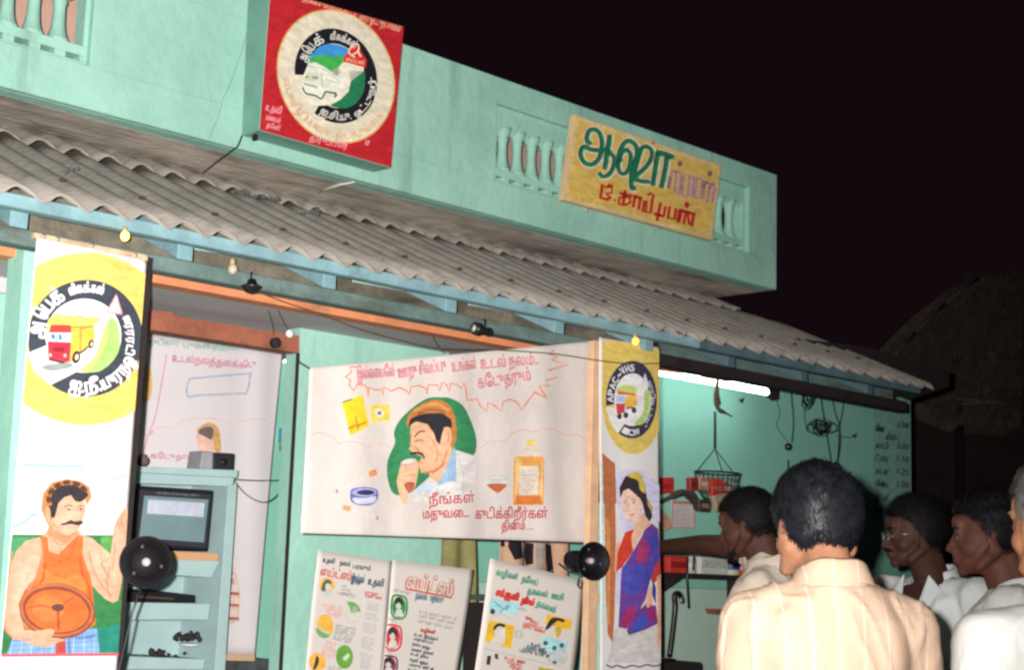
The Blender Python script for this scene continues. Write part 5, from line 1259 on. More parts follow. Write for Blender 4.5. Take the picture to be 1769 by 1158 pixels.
cable([P(x, y, 5.15) for x, y in [(1362, 795), (1362, 830)]], 'short thick flex below the black bulb holder', .006)

# cloth things between the posters
T = thing('striped_cloth', 'black and tan vertically striped cloth hanging under the wide banner', 'cloth', P(925, 1000, 4.9))
w5 = lambda X, z: .012*math.sin(40*X)
cloth('cloth_panel', [(868, 900), (982, 905), (978, 1050), (862, 1040)], 4.9, mat('tan_cloth', (.62, .38, .25), .9, .1, 8), T, w5, 40, 10)
A = Art(YP(4.9), wave=w5, off=.004)
for a in ([(880, 930), (896, 932), (902, 965), (886, 968), (878, 945)], [(908, 938), (922, 940), (921, 975), (910, 978), (906, 960)], [(938, 940), (954, 942), (958, 985), (944, 990), (939, 965)], [(866, 930), (873, 932), (874, 945), (866, 945)]):
    A.poly([(x, y) for x, y in a], (.018, .014, .02), lay=1)
A.poly([(903, 935), (907, 935), (904, 1040), (899, 1040)], (.10, .08, .06), lay=1); A.poly([(924, 935), (936, 937), (934, 1040), (924, 1040)], (.36, .30, .27), lay=1); A.poly([(940, 990), (958, 986), (960, 1040), (942, 1040)], (.03, .025, .03), lay=1)
A.build('stripes', T)
T = thing('olive_curtain', 'olive brown curtain strip hanging under the wide banner between the posters', 'curtain', P(788, 1100, 4.8))
cloth('curtain_cloth', [(757, 880), (818, 884), (826, 1100), (752, 1090)], 4.80, mat('olive_cloth', (.27, .25, .10), .95, .2, 9), T, lambda X, z: .010*math.sin(50*X), 20, 8)
m = MB(); m.box(P(812, 1035, 4.72).x, P(868, 1035, 4.72).x, 4.72, 4.75, .14, P(840, 1042, 4.72).z); 
T = thing('dark_cupboard', 'near-black cupboard in the gap between the second and third posters', 'cupboard', P(840, 1400, 4.74)); m.build('door', M_boarddk, T)
m = MB(); a = P(806, 1035, 4.72); m.box(a.x, a.x+.30, 4.71, 5.0, a.z-.004, a.z+.016); m.build('top', mat('cupboard_top', (.05, .09, .075), .8), T)

# ============================================================ right-hand shop
YW = 5.12
T = thing('tube_light', 'long lit fluorescent tube slanting across the right shop', 'light', P(1240, 665, 4.9))
a, b = P(1105, 636, 4.95), P(1334, 679, 4.95)
m = MB(); m.tube([a, b], .0185, 14); m.build('tube', M_tube, T)
for q, s in ((b, 1),): m = MB(); d = (b-a).normalized(); m.tube([b+d*.001, b+d*.03], .022, 12); m.build('end_cap', M_black, T)
m = MB(); m.px([(1325, 655), (1346, 660), (1346, 690), (1340, 692), (1330, 684)], 4.93, .03); m.build('holder', M_boarddk, T)
M_rag = mat('brown_ribbon', (.13, .09, .06), .9, .3, 30)
T = thing('hanging_basket', 'wire basket of red and beige packets hung from the tube light by a cord', 'basket', P(1243, 890, YW))
m = MB(); m.tube([P(*q, 4.9) for q in spline([(1240, 600), (1243, 640), (1238, 668), (1243, 700)], 4)], .009, 6); m.build('ribbon', M_rag, T)
m = MB(); m.tube([P(*q, 4.9) for q in spline([(1240, 660), (1236, 690), (1242, 708), (1250, 712), (1265, 720)], 4)], [.012]*12+[.010, .007, .005, .004, .003], 6); m.build('ribbon_tail', M_rag, T)
m = MB(); m.tube([P(1235, 712, 4.95), P(1235, 775, 5.0)], .0065, 6); m.build('cord', M_wire, T)
top = P(1235, 776, 5.0)
cen = P(1240, 818, 5.02); rx, ry = .155, .10
def brim(a, z=0, k=1): return Vector((cen.x+rx*k*math.cos(a), cen.y+ry*k*math.sin(a), cen.z+z))
m = MB()
for a in (0, 2.1, 4.2): m.tube([top, brim(a)], .0025, 5)
m.build('sling', M_wire, T)
M_wb = mat('basket_wire', (.035, .045, .042), .5, .1, metal=.4)
m = MB(); m.tube([brim(2*math.pi*i/28) for i in range(29)], .005, 6); m.build('rim', M_wb, T)
b = MB()
for j, (z, k) in enumerate(((-.035, .96), (-.07, .90), (-.105, .80), (-.14, .62))): b.tube([brim(2*math.pi*i/24, z, k) for i in range(25)], .0022, 4)
for i in range(28):
    a = 2*math.pi*i/28; b.tube([brim(a), brim(a, -.035, .96), brim(a, -.07, .90), brim(a, -.105, .80), brim(a, -.14, .62), brim(a, -.16, .3)], .0017, 4)
o = b.build('wire_mesh', M_wb, T); o['kind'] = 'stuff'
def packet(label, pts, Y, col, d=.03, col2=None, cat='packet', name='packet', grp=None):
    T = thing(name, label, cat, P(sum(p[0] for p in pts)/len(pts), max(p[1] for p in pts), Y+d/2), grp)
    m = MB(); m.px(pts, Y, d); m.build('wrapper', mat('pk_%s' % abs(hash(col) % 9999), col, .5, .2, 25), T, .004)
    xs = [p[0] for p in pts]; ys = [p[1] for p in pts]; x0, x1, y0, y1 = min(xs), max(xs), min(ys), max(ys)
    A = Art(YP(Y-.001), off=.001)
    A.poly([(x0+(x1-x0)*.2, y0+(y1-y0)*.35), (x0+(x1-x0)*.8, y0+(y1-y0)*.38), (x0+(x1-x0)*.78, y0+(y1-y0)*.7), (x0+(x1-x0)*.2, y0+(y1-y0)*.66)], col2 or (.55, .40, .25)); A.build('panel', T); return T
gp = 'snack packets in the hanging basket'
packet('dark red packet at the left side of the hanging basket', [(1192, 826), (1207, 824), (1208, 848), (1193, 850)], 4.97, (.30, .035, .03), .03, (.12, .02, .02), grp=gp)
packet('pinkish packet in the middle left of the hanging basket', [(1208, 824), (1226, 826), (1225, 848), (1209, 846)], 4.98, (.50, .22, .16), .03, (.55, .42, .36), grp=gp)
packet('bright red packet standing high in the hanging basket', [(1233, 827), (1250, 829), (1246, 855), (1230, 857)], 4.97, (.58, .05, .03), .03, (.5, .12, .06), grp=gp)
packet('dark red packet at the right side of the hanging basket', [(1251, 832), (1266, 838), (1264, 856), (1249, 853)], 4.98, (.34, .04, .04), .03, (.42, .3, .25), grp=gp)
packet('beige packet low in the hanging basket', [(1233, 857), (1266, 852), (1266, 880), (1240, 886)], 4.96, (.42, .34, .22), .03, (.36, .29, .18), grp=gp)
packet('dark brown packet low left in the hanging basket', [(1207, 862), (1230, 866), (1228, 886), (1208, 884)], 4.97, (.06, .04, .03), .03, (.25, .18, .12), grp=gp)
# red tin and paper hanging left
packet('bright red tin above the dark branch-like rag by the banner edge', [(1140, 825), (1165, 825), (1165, 852), (1141, 855)], 5.06, (.58, .035, .03), .08, (.35, .02, .02), 'tin', 'red_tin')
T = thing('hanging_calendar', 'small white calendar sheet with a red border hanging on the shop wall', 'calendar', P(1178, 915, 5.17))
m = MB(); m.px([(1161, 864), (1200, 866), (1202, 914), (1159, 914)], 5.165, .006); m.build('sheet', mat('cal_white', (.62, .56, .54), .7), T)
A = Art(YP(5.163), off=.001); A.line([(1162, 866), (1199, 868), (1200, 913), (1160, 913)], 2, (.55, .16, .14), closed=True); A.poly([(1163, 866), (1199, 868), (1199, 872), (1163, 871)], (.45, .2, .16))
for i in range(4): A.scribble(1166, 884+i*8, 1194, 885+i*8, 3, (.45, .40, .40), w=.7)
A.build('print', T)
T = thing('rag', 'dark rag draped over a peg above the calendar', 'rag', P(1180, 872, 5.1))
m = MB(); m.tube([P(*q, 5.12) for q in spline([(1142, 868), (1158, 860), (1178, 852), (1192, 856), (1200, 866), (1204, 880)], 4)], [.012]*5+[.02]*6+[.028]*6+[.018]*4, 8); m.build('rag', mat('rag', (.06, .05, .045), .95, .3, 20, .4, 60), T)
T = thing('pinkish_pouch', 'pale orange pouch hanging beside the banner edge', 'pouch', P(1148, 920, 5.1))
m = MB(); m.px(spline([(1139, 882), (1148, 884), (1158, 898), (1160, 912), (1150, 918), (1140, 915)], 3, True), 5.1, .03); m.build('pouch', mat('pouch', (.62, .32, .20), .7, .2, 20), T, .004)
# shelf with tins
T = thing('wall_shelf', 'dark wooden wall shelf carrying tins in the right shop', 'shelf', P(1215, 1003, 5.1))
m = MB(); a, b = P(1128, 989, 5.02), P(1300, 1003, 5.02); m.box(a.x, b.x+.14, 5.02, 5.198, a.z-.028, a.z); m.build('board', M_boarddk, T, .003)
for x in (1160, 1280): q = P(x, 1000, 5.1); m = MB(); m.extr([(q.x, 5.196, q.z), (q.x, 5.04, a.z-.029), (q.x, 5.196, a.z-.12)], (.02, 0, 0)); m.build('bracket', M_boarddk, T)
zs = a.z+.001
def tin(x0, x1, ytop, col, label, name='tin', band=None, box=False, grp='tins on the wall shelf'):
    p0, p1, pt = P(x0, 985, 5.10), P(x1, 985, 5.10), P((x0+x1)/2, ytop, 5.10); cx = (p0.x+p1.x)/2; r = (p1.x-p0.x)/2; h = pt.z-zs
    T = thing(name, label, name, (cx, 5.10, zs), grp)
    m = MB()
    if box: m.box(p0.x, p1.x, 5.06, 5.15, zs, zs+h)
    else: m.lathe((cx, 5.10, zs), [(r*.96, 0), (r, .003), (r, h*.82), (r*.9, h*.86)], 18)
    m.build('body', mat('tin_%s' % x0, col, .45, .1, 20), T, .002 if box else 0)
    m = MB()
    if box: m.box(p0.x-.001, p1.x+.001, 5.059, 5.151, zs+h*1.0+.0005, zs+h*1.06)
    else: m.lathe((cx, 5.10, zs), [(r*.93, h*.862), (r*.93, h*.97), (r*.85, h)], 18)
    m.build('lid', mat('lid_%s' % x0, band or (.5, .5, .5), .45), T)
    m = MB()
    if box: m.box(p0.x+.01, p1.x-.01, 5.057, 5.0595, zs+h*.3, zs+h*.7)
    else: m.lathe((cx, 5.10, zs), [(r*1.01, h*.22), (r*1.012, h*.23), (r*1.012, h*.6), (r*1.01, h*.61)], 18)
    m.build('label_band', mat('band_%s' % x0, band or (.5, .5, .5), .5, .3, 60), T)
tin(1146, 1178, 963, (.60, .045, .04), 'wide red tin at the left end of the wall shelf', band=(.36, .02, .02), box=True)
tin(1180, 1198, 962, (.45, .48, .42), 'slim pale tin behind the dark hanging rods on the shelf', band=(.62, .62, .58))
tin(1200, 1247, 957, (.62, .64, .60), 'large white box in the middle of the wall shelf', 'box', band=(.55, .58, .52), box=True)
tin(1250, 1271, 955, (.60, .58, .40), 'blue and cream tin right of the large white box', band=(.07, .12, .34))
tin(1276, 1297, 952, (.56, .07, .05), 'red and white tin at the right end of the shelf', band=(.70, .45, .45))
tin(1299, 1316, 958, (.35, .30, .10), 'mustard tin half hidden by the reaching man on the shelf', band=(.55, .5, .3))
# rods, ladle, ledge
T = thing('hanging_rod', 'thin dark rod hanging through the shelf front in the right shop', 'rod', P(1188, 1056, 4.99))
m = MB(); m.tube([P(1188, 962, 4.99), P(1187, 1000, 4.99), P(1190, 1052, 4.99)], .006, 7); m.build('rod', M_black, T)
m = MB(); m.tube([P(1199, 962, 4.99), P(1198, 986, 4.99)], .006, 7); m.build('short_rod', M_black, T)
T = thing('hooked_pipe', 'thick dark hooked pipe against the pale lower wall', 'pipe', P(1156, 1136, 5.0))
m = MB(); m.tube([P(*q, 5.0) for q in spline([(1178, 1036), (1172, 1026), (1165, 1030), (1166, 1050), (1162, 1090), (1156, 1136)], 4)], .0135, 10); m.build('pipe', M_black, T)
T = thing('round_weight', 'small dark metal ring on the hooked pipe', 'ring', P(1176, 1045, 4.98))
m = MB(); m.lathe(P(1176, 1038, 4.98), [(.006, 0), (.017, .003), (.017, .012), (.006, .014)], 12, (0, -1, 0)); m.build('ring', M_steel, T)
T = thing('wall_ledge', 'small reddish brown ledge on the lower shop wall', 'ledge', P(1247, 1062, 5.15))
m = MB(); m.px([(1236, 1053), (1275, 1055), (1275, 1066), (1240, 1062)], 5.12, .078); m.build('board', M_brown, T, .003)
T = thing('cooking_stove', 'sooty black stove top at the foot of the shop wall', 'stove', P(1170, 1200, 4.9))
a, b = P(1130, 1147, 4.8), P(1215, 1150, 4.8); m = MB(); m.box(a.x, b.x, 4.8, 5.15, a.z-.3, a.z); m.build('body', M_boarddk, T, .01)
m = MB(); m.lathe(((a.x+b.x)/2, 4.95, a.z+.001), [(.09, 0), (.1, .012), (.07, .015)], 18); m.build('burner', M_black, T)
# hanging cords on the right wall
def wc(pts, label, r=.0045, Y=5.14, name='cable', k=5): 
    o = cable([P(x, y, Y) for x, y in pts], label, r, None, name, k); return o
wc([(1367, 655), (1368, 690), (1371, 730), (1368, 765)], 'straight dark flex running down to the black bulb holder')
T = thing('bulb_holder', 'black bulb holder knot on a hanging flex', 'bulb holder', P(1362, 782, 5.12))
m = MB(); m.lathe(P(1362, 779, 5.12), [(.008, 0), (.02, .008), (.023, .03), (.012, .042)], 12); m.build('holder', M_black, T)
wc([(1341, 690), (1347, 715), (1342, 735), (1352, 752), (1362, 765)], 'thin curly wire from the tube end to the bulb holder', .002)
wc([(1419, 676), (1420, 700), (1425, 730), (1430, 760), (1436, 800)], 'dark cord passing through the larger cable tangle', .005)
wc([(1437, 678), (1442, 710), (1450, 735), (1452, 765), (1447, 802)], 'left strand of the twin cords that join lower down', .004)
wc([(1459, 682), (1455, 715), (1451, 735), (1449, 770), (1446, 802)], 'right strand of the twin cords that join lower down', .004)
def tangle(cx, cy, rx, ry, n, label, seed, r=.0032):
    rnd = random.Random(seed); b = MB()
    for i in range(n):
        a0 = rnd.uniform(0, 6.28); pts = []
        ox, oy = rnd.gauss(0, rx*.25), rnd.gauss(0, ry*.25); ax, ay = rx*rnd.uniform(.35, .85), ry*rnd.uniform(.35, .85)
        for j in range(9): t = a0+j*.75; pts.append(P(cx+ox+ax*math.cos(t), cy+oy+ay*math.sin(t), 5.13+rnd.uniform(-.03, .01)))
        b.tube(spline(pts, 3), r, 4)
    o = b.build('cable_tangle', M_wire); tag(o, label, 'cable tangle')
tangle(1397, 690, 13, 16, 9, 'small knotted cable tangle high on the shop wall', 1)
tangle(1420, 740, 24, 13, 13, 'larger untidy cable tangle below the small one', 2)
wc([(1392, 700), (1390, 720), (1396, 745), (1410, 750)], 'loose loop joining the two cable tangles', .0028)
wc([(1445, 752), (1462, 756), (1474, 755)], 'short wire from the larger tangle to a dark nail', .0025)
for x, y, l in ((1281, 693, 'dark moth-like scrap stuck on the wall right of the ribbon'), (1476, 754, 'dark nail head with scrap at the end of the short wire')):
    m = MB(); m.ell(P(x, y, 5.185), (.022, .006, .008), Matrix.Rotation(.3, 3, 'Y'), 8, 6); m.ell(P(x+3, y-3, 5.185), (.01, .005, .008), None, 8, 6); o = m.build('wall_scrap', M_boarddk); tag(o, l, 'scrap')
T = thing('corner_fitting', 'dark red fitting with a drooping wire at the top right wall corner', 'fitting', P(1535, 700, 5.1))
m = MB(); m.ell(P(1532, 688, 5.13), (.05, .03, .016), Matrix.Rotation(-.2, 3, 'Y'), 10, 8); m.ell(P(1545, 692, 5.13), (.03, .02, .015), None, 8, 6); m.build('fitting', mat('dkred', (.05, .015, .015), .8), T)
m = MB(); m.tube([P(*q, 5.14) for q in spline([(1518, 698), (1532, 706), (1550, 713), (1572, 714)], 4)], .0035, 5); m.build('wire', M_wire, T)
# ============================================================ PEOPLE
def vox(mb, voxel, iters, name, m, parent, fold=0, fscale=9, seed=0, rot=None):
    """melts overlapping shapes into one continuous skin"""
    xs = [v.x for v in mb.v]; ys = [v.y for v in mb.v]; zs = [v.z for v in mb.v]
    org = Vector(((min(xs)+max(xs))/2, (min(ys)+max(ys))/2, min(zs)))
    me = bpy.data.meshes.new(name); me.from_pydata([v-org for v in mb.v], [], mb.f); me.update()
    bm = bmesh.new(); bm.from_mesh(me); bmesh.ops.recalc_face_normals(bm, faces=bm.faces); bm.to_mesh(me); bm.free()
    o = bpy.data.objects.new(name, me)
    r = o.modifiers.new('r', 'REMESH'); r.mode = 'VOXEL'; r.voxel_size = voxel; r.use_smooth_shade = True
    s = o.modifiers.new('s', 'SMOOTH'); s.factor = .5; s.iterations = iters
    ev, dg = evaluated(o); n = bpy.data.meshes.new_from_object(ev, depsgraph=dg); WORK.collection.objects.unlink(o); COL.objects.link(o)
    o.modifiers.clear(); o.data = n; n.name = name
    if fold:
        n.calc_loop_triangles()
        for v in n.vertices:
            p = v.co
            q = Vector((p.x*fscale+seed, p.y*fscale, p.z*fscale*.45))
            d = noise.noise(q)*.7+noise.noise(q*2.3+Vector((p.z*4, 0, 0)))*.35
            r = noise.noise(Vector((p.x*11+seed, p.y*11, p.z*4.5+p.x*6)))
            d += -.45*abs(noise.noise(q*1.1+Vector((3, p.z*6, 1))))+.32*math.exp(-(r/.09)**2)
            v.co = p+v.normal*d*fold
    n.materials.clear(); n.materials.append(m)
    n.polygons.foreach_set('use_smooth', [True]*len(n.polygons))
    WL[o] = org; o.parent = parent; o.location = org-WL[parent]
    return o

def skin_mat(name, c):
    m = mat(name, c, .62, .15, 14, .15, 90, spec=.2); return m

HAIRM = {}
def hair_mat(name, c, rough=.34, spec=.6):
    return mat(name, c, rough, .35, 40, spec=spec)

def person(label, pos, yaw, skin, shirt_m, hair_m, scale=1.0, head_yaw=0, head_pitch=0, head_roll=0, pos_px=None,
           hair='straight', n_str=2500, arms=None, collar=.0, open_neck=False, moustache=False, glasses=False, stripes=None, sleeve='long', hair_vol=1.0, seed=1, crop=True, grp='people standing at the stall', beard=False, lean=0, trousers=None, collar_up=False, headoff=(0, 0, 0), torso_w=1.0, fold=.017, nape=-.80):
    """local frame: x right hand side of the person, y facing, z up; pos on the ground; yaw turns facing from +Y (ccw)"""
    Rz = Matrix.Rotation(yaw, 3, 'Z'); base = Vector(pos)
    T = thing('person', label, 'person', base, grp)
    def W(v): return base+Rz @ (Vector(v)*scale)
    def addw(mb, src):
        n = len(mb.v); mb.v += [W(v) for v in src.v]; mb.f += [tuple(i+n for i in f) for f in src.f]; mb.sm += src.sm
    HR = Matrix.Rotation(head_yaw, 3, 'Z') @ Matrix.Rotation(head_pitch, 3, 'X') @ Matrix.Rotation(head_roll, 3, 'Y')
    hp_ = Vector((0, .035, 1.50))+Vector(headoff); hc = hp_+HR @ Vector((0, .015, .095))
    def Hd(v): return hc+HR @ Vector(v)
    # ---- body with head, neck, arms, hands, legs in one skin
    b = MB()
    def he(c, r, rot=None): b.ell(Hd(c), r, HR if rot is None else HR @ rot, 20, 14)
    def hc_(a, c, r0, r1): b.caps(Hd(a), Hd(c), r0, r1, 12)
    he((0, -.012, .035), (.074, .094, .088)); he((0, .03, -.015), (.064, .062, .085)); he((0, .042, -.070), (.050, .046, .038))
    he((0, .074, -.098), (.021, .018, .017)); he((.042, .045, -.03), (.024, .032, .030)); he((-.042, .045, -.03), (.024, .032, .030))
    hc_((-.036, .083, .024), (.036, .083, .024), .011, .011); he((0, .078, .045), (.045, .022, .03))
    hc_((0, .088, .012), (0, .108, -.026), .0085, .012); he((0, .112, -.033), (.012, .011, .010)); he((.012, .100, -.037), (.009, .010, .008)); he((-.012, .100, -.037), (.009, .010, .008))
    he((0, .089, -.055), (.026, .013, .012)); he((0, .095, -.060), (.023, .009, .006)); he((0, .092, -.071), (.020, .010, .007))
    for s in (-1, 1):
        he((s*.031, .080, -.002), (.015, .011, .008)); hc_((s*.055, .03, -.085), (s*.068, -.02, -.04), .016, .02)
        er = Matrix.Rotation(s*-.35, 3, 'Z')
        he((s*.080, -.012, -.012), (.007, .019, .031), er); he((s*.083, -.004, -.038), (.007, .010, .012), er); he((s*.085, -.020, .006), (.006, .012, .016), er)
    b.caps(Hd((0, -.018, -.05)), Vector((0, -.022, 1.395)), .053, .060, 18); b.caps(Hd((0, -.045, -.03)), Vector((0, -.04, 1.40)), .045, .058, 18)
    for s in (-1, 1): b.caps(Vector((s*.03, -.02, 1.42)), Vector((s*.12, -.02, 1.37)), .035, .035, 12)
    tw = torso_w
    b.loft([(.90, 0, 0, .150, .105), (1.0, 0, 0, .145, .10), (1.12, 0, 0, .145*tw, .10), (1.28, 0, 0, .165*tw, .115), (1.37, 0, -.005, .160*tw, .10), (1.42, 0, -.012, .10, .075)])
    A_ = arms or [((-.200, 0, 1.385), (-.245, -.02, 1.11), (-.24, .08, .88)), ((.200, 0, 1.385), (.245, -.02, 1.11), (.24, .08, .88))]
    for s, (sh, el, wr) in zip((-1, 1), A_):
        sh, el, wr = map(Vector, (sh, el, wr))
        b.caps(sh, el, .050, .040, 14); b.caps(el, wr, .040, .026, 14)
        hd = (wr-el).normalized(); side = hd.cross(Vector((0, 1, .2))).normalized(); nn = hd.cross(side)
        palm = wr+hd*.055; b.ell(palm, (.0001, .0001, .0001)) if False else None
        b.caps(wr+hd*.015, wr+hd*.085-side*0, .028, .034, 12)
        for k, (o_, L1) in enumerate(((-.027, .066), (-.009, .076), (.009, .072), (.027, .056))):
            k0 = wr+hd*.09+side*o_; k1 = k0+hd*L1*.55+nn*.008; k2 = k1+hd*L1*.45+nn*.024
            b.caps(k0-hd*.02, k1, .0098, .009, 8); b.caps(k1, k2, .009, .0078, 8)
        t0 = wr+hd*.03-side*.028; t1 = t0+hd*.035-side*.028; t2 = t1+hd*.03-side*.006+nn*.008
        b.caps(t0, t1, .013, .011, 8); b.caps(t1, t2, .011, .009, 8)
    for s in (-1, 1):
        b.caps((s*.085, 0, .90), (s*.095, .01, .50), .080, .052, 12); b.caps((s*.095, .01, .50), (s*.10, -.01, .09), .052, .034, 12); b.caps((s*.10, -.03, .045), (s*.115, .13, .03), .036, .028, 10)
    wb = MB(); addw(wb, b); body = vox(wb, .0075, 2, 'body', skin, T)
    # ---- shirt
    s_ = MB()
    s_.loft([(.80, 0, 0, .185, .14), (.95, 0, 0, .180, .135), (1.08, 0, 0, .178*tw, .130), (1.20, 0, 0, .188*tw, .138), (1.30, 0, -.004, .192*tw, .140), (1.37, 0, -.012, .178*tw, .120), (1.415, 0, -.022, .125, .092), (1.445, 0, -.026, .080, .074)], 32)
    for s in (-1, 1): s_.caps(Vector((s*.045, -.024, 1.418)), Vector((s*.14, -.015, 1.375)), .048, .055, 16)
    for s, (sh, el, wr) in zip((-1, 1), A_):
        sh, el, wr = map(Vector, (sh, el, wr))
        s_.caps(Vector((s*.07, -.02, 1.385)), sh+Vector((0, -.005, -.015)), .068, .074, 16)
        s_.caps(sh+Vector((0, 0, -.01)), sh.lerp(el, .95 if sleeve == 'long' else (.18 if sleeve == 'bare' and s < 0 else .72)), .076, .062 if sleeve == 'long' else .070, 16)
        if sleeve == 'long': s_.caps(el, el.lerp(wr, .9), .060, .042, 14)
    ws = MB(); addw(ws, s_)
    shirt = vox(ws, .009 if stripes else .0115, 3, 'shirt', shirt_m, T, fold=fold, fscale=8, seed=seed*7.3)
    if open_neck:   # cut the open V at the chest so that skin shows
        me = shirt.data; bm = bmesh.new(); bm.from_mesh(me); kill = []
        for f in bm.faces:
            c = f.calc_center_median()+WL[shirt]; l = (Rz.inverted() @ (c-base))/scale
            if l.y > -.03 and l.z > 1.22 and abs(l.x+.0) < .012+.36*(l.z-1.22): kill.append(f)
        bmesh.ops.delete(bm, geom=kill, context='FACES'); bm.to_mesh(me); bm.free()
        # lapels
        for s in (-1, 1):
            q = MB(); q.extr([W((s*.055, .085, 1.455)), W((s*.115, .09, 1.40)), W((s*.105, .135, 1.33)), W((s*.06, .146, 1.30)), W((s*.03, .145, 1.30))], Rz @ Vector((0, -.008, 0))); q.build('collar', shirt_m, T, .002)
    # collar band standing round the neck
    q = MB(); vs = []; fs = []; n = 40; pts = []
    a0, a1 = (math.radians(150), math.radians(390)) if open_neck else (0, 2*math.pi)
    prof_ = [(.084, -.030), (.074, .002), (.068, .020), (.071, .026), (.078, .021), (.088, -.004), (.098, -.024)]
    for i in range(n+1):
        a = a0+(a1-a0)*i/n; ca, sa = math.cos(a), math.sin(a)
        for r, z in prof_:
            vs.append(W((r*ca*.98, -.028+r*sa*.92, 1.452+z-.022*sa+.002*math.sin(a*5))))
    K = len(prof_)
    for i in range(n):
        for k in range(K-1): a = i*K+k; fs.append((a, a+1, a+K+1, a+K))
    q.add(vs, fs, True); q.build('collar', shirt_m, T)
    # trousers
    t_ = MB(); 
    for s in (-1, 1): t_.caps((s*.085, 0, .88), (s*.10, .01, .50), .105, .085, 14); t_.caps((s*.10, .01, .50), (s*.105, -.005, .12), .085, .075, 14)
    wt = MB(); addw(wt, t_); vox(wt, .02, 2, 'trousers', trousers or mat('dark_trousers', (.03, .03, .04), .9), T)
    # eyes
    for s in (-1, 1):
        q = MB(); q.ell(W(Hd((s*.031, .0795, 0))), (.0105*scale,)*3, None, 12, 8); q.build('eye', mat('eyeball', (.20, .16, .14), .4), T)
    # ---- hair
    rnd = random.Random(seed); HM = hair_m
    rr = Vector((.079, .099, .094))*1.0; hcen = Vector((0, -.014, .034))
    def line_z(y):       # hairline height for a direction whose y component is y
        t = max(0, min(1, (y+.45)/1.25)); t = t*t*(3-2*t); return nape+(.42-nape)*t
    def surf(d, off=0): return hcen+Vector((d.x*rr.x, d.y*rr.y, d.z*rr.z))*(1+off*hair_vol)
    vs = []; fs = []; idx = {}; N1, N2 = 48, 30
    for j in range(N2+1):
        th = math.pi*.82*j/N2
        for i in range(N1):
            ph = 2*math.pi*i/N1; d = Vector((math.sin(th)*math.cos(ph), math.sin(th)*math.sin(ph), math.cos(th)))
            dn = d.z-line_z(d.y)
            if dn > -.06:
                off = .05*min(1, max(0, dn*3+.2))+(.09 if hair != 'straight' else .045)*noise.noise(d*4.2+Vector((seed, 0, 0)))*min(1, max(0, dn*2))+(.10 if hair != 'straight' else .05)*max(0, d.z)
                idx[(j, i)] = len(vs); vs.append(W(Hd(surf(d, off))))
    for j in range(N2):
        for i in range(N1):
            q4 = [(j, i), (j+1, i), (j+1, (i+1) % N1), (j, (i+1) % N1)]
            if all(k in idx for k in q4): fs.append(tuple(idx[k] for k in q4))
    q = MB(); q.add(vs, fs, True); cap = q.build('hair', HM, T)
    b2 = MB(); made = 0
    part = Vector((-.25, .55, .8)).normalized(); crown = Vector((.05, -.55, .83)).normalized()
    while made < n_str:
        d = Vector((rnd.gauss(0, 1), rnd.gauss(0, 1), rnd.gauss(.3, 1))).normalized()
        if d.z-line_z(d.y) < rnd.uniform(-.05, .05): continue
        made += 1
        if hair == 'straight':
            fl_ = (d-crown); fl_ = (fl_-d*fl_.dot(d)); fl_ = fl_.normalized() if fl_.length > .05 else Vector((0, -1, 0))
            sw = d.cross(fl_)*(.35+rnd.gauss(0, .22)+.5*noise.noise(d*3)); fl_ = (fl_+sw+Vector((0, 0, -.25))).normalized()
            st = .085*rnd.uniform(.6, 1.2); cur = d.copy(); pts = []; h0 = .03+rnd.random()**2*.07
            for k in range(6):
                lump = .05*noise.noise(cur*4.2+Vector((seed, 0, 0)))+.05*noise.noise(cur*11)
                pts.append(surf(cur, .06+h0*min(1, k*.5)+lump*.9+rnd.uniform(-.004, .012)+.05*max(0, cur.z)))
                cur = (cur+fl_*st+Vector((rnd.gauss(0, .012), rnd.gauss(0, .012), rnd.gauss(0, .012)))).normalized()
                if cur.z-line_z(cur.y) < -.12: break
            w = rnd.uniform(.0010, .0022)
        else:
            pts = []; a = rnd.uniform(0, 6.28); ax = d.cross(Vector((.3, .2, 1))).normalized(); bx = d.cross(ax); r_ = rnd.uniform(.004, .009)
            o0 = .05+.10*rnd.random()
            for k in range(8):
                t = a+k*.95; pts.append(surf((d+ax*.02*k*math.cos(a)*.6+bx*.02*k*math.sin(a)*.6).normalized(), o0+.014*k+.12*max(0, noise.noise(d*5+Vector((seed, 3, 0)))))+(ax*math.cos(t)+bx*math.sin(t))*r_)
            w = rnd.uniform(.0012, .0022)
        if len(pts) < 3: continue
        vs = []; fs = []
        for k, p in enumerate(pts):
            tdir = (pts[min(k+1, len(pts)-1)]-pts[max(k-1, 0)]).normalized(); out = (p-hcen).normalized(); sd = tdir.cross(out)
            if sd.length < .1: sd = tdir.cross(Vector((1, 0, .3)))
            sd.normalize(); ww = w*(1-.75*k/(len(pts)-1))
            vs += [W(Hd(p-sd*ww)), W(Hd(p+sd*ww))]
        for k in range(len(pts)-1): fs.append((2*k, 2*k+1, 2*k+3, 2*k+2))
        b2.add(vs, fs, True)
    o = b2.build('hair_strands', HM, T); o['kind'] = 'stuff'
    # brows
    for s in (-1, 1):
        q = MB(); q.tube([W(Hd((s*x, y, z))) for x, y, z in ((.014, .096, .026), (.032, .093, .031), (.050, .082, .027))], [.004*scale, .0045*scale, .002*scale], 6); q.build('eyebrow', HM, T)
    if moustache:
        q = MB(); q.tube([W(Hd(v)) for v in ((-.034, .086, -.056), (-.018, .100, -.049), (0, .105, -.047), (.018, .100, -.049), (.034, .086, -.056))], [.003, .007, .0075, .007, .003], 8); q.build('moustache', HM, T)
    if beard:
        q = MB(); q.tube([W(Hd(v)) for v in ((-.06, .03, -.075), (-.045, .07, -.10), (0, .09, -.112), (.045, .07, -.10), (.06, .03, -.075))], [.008, .012, .015, .012, .008], 8); q.build('beard', HM, T)
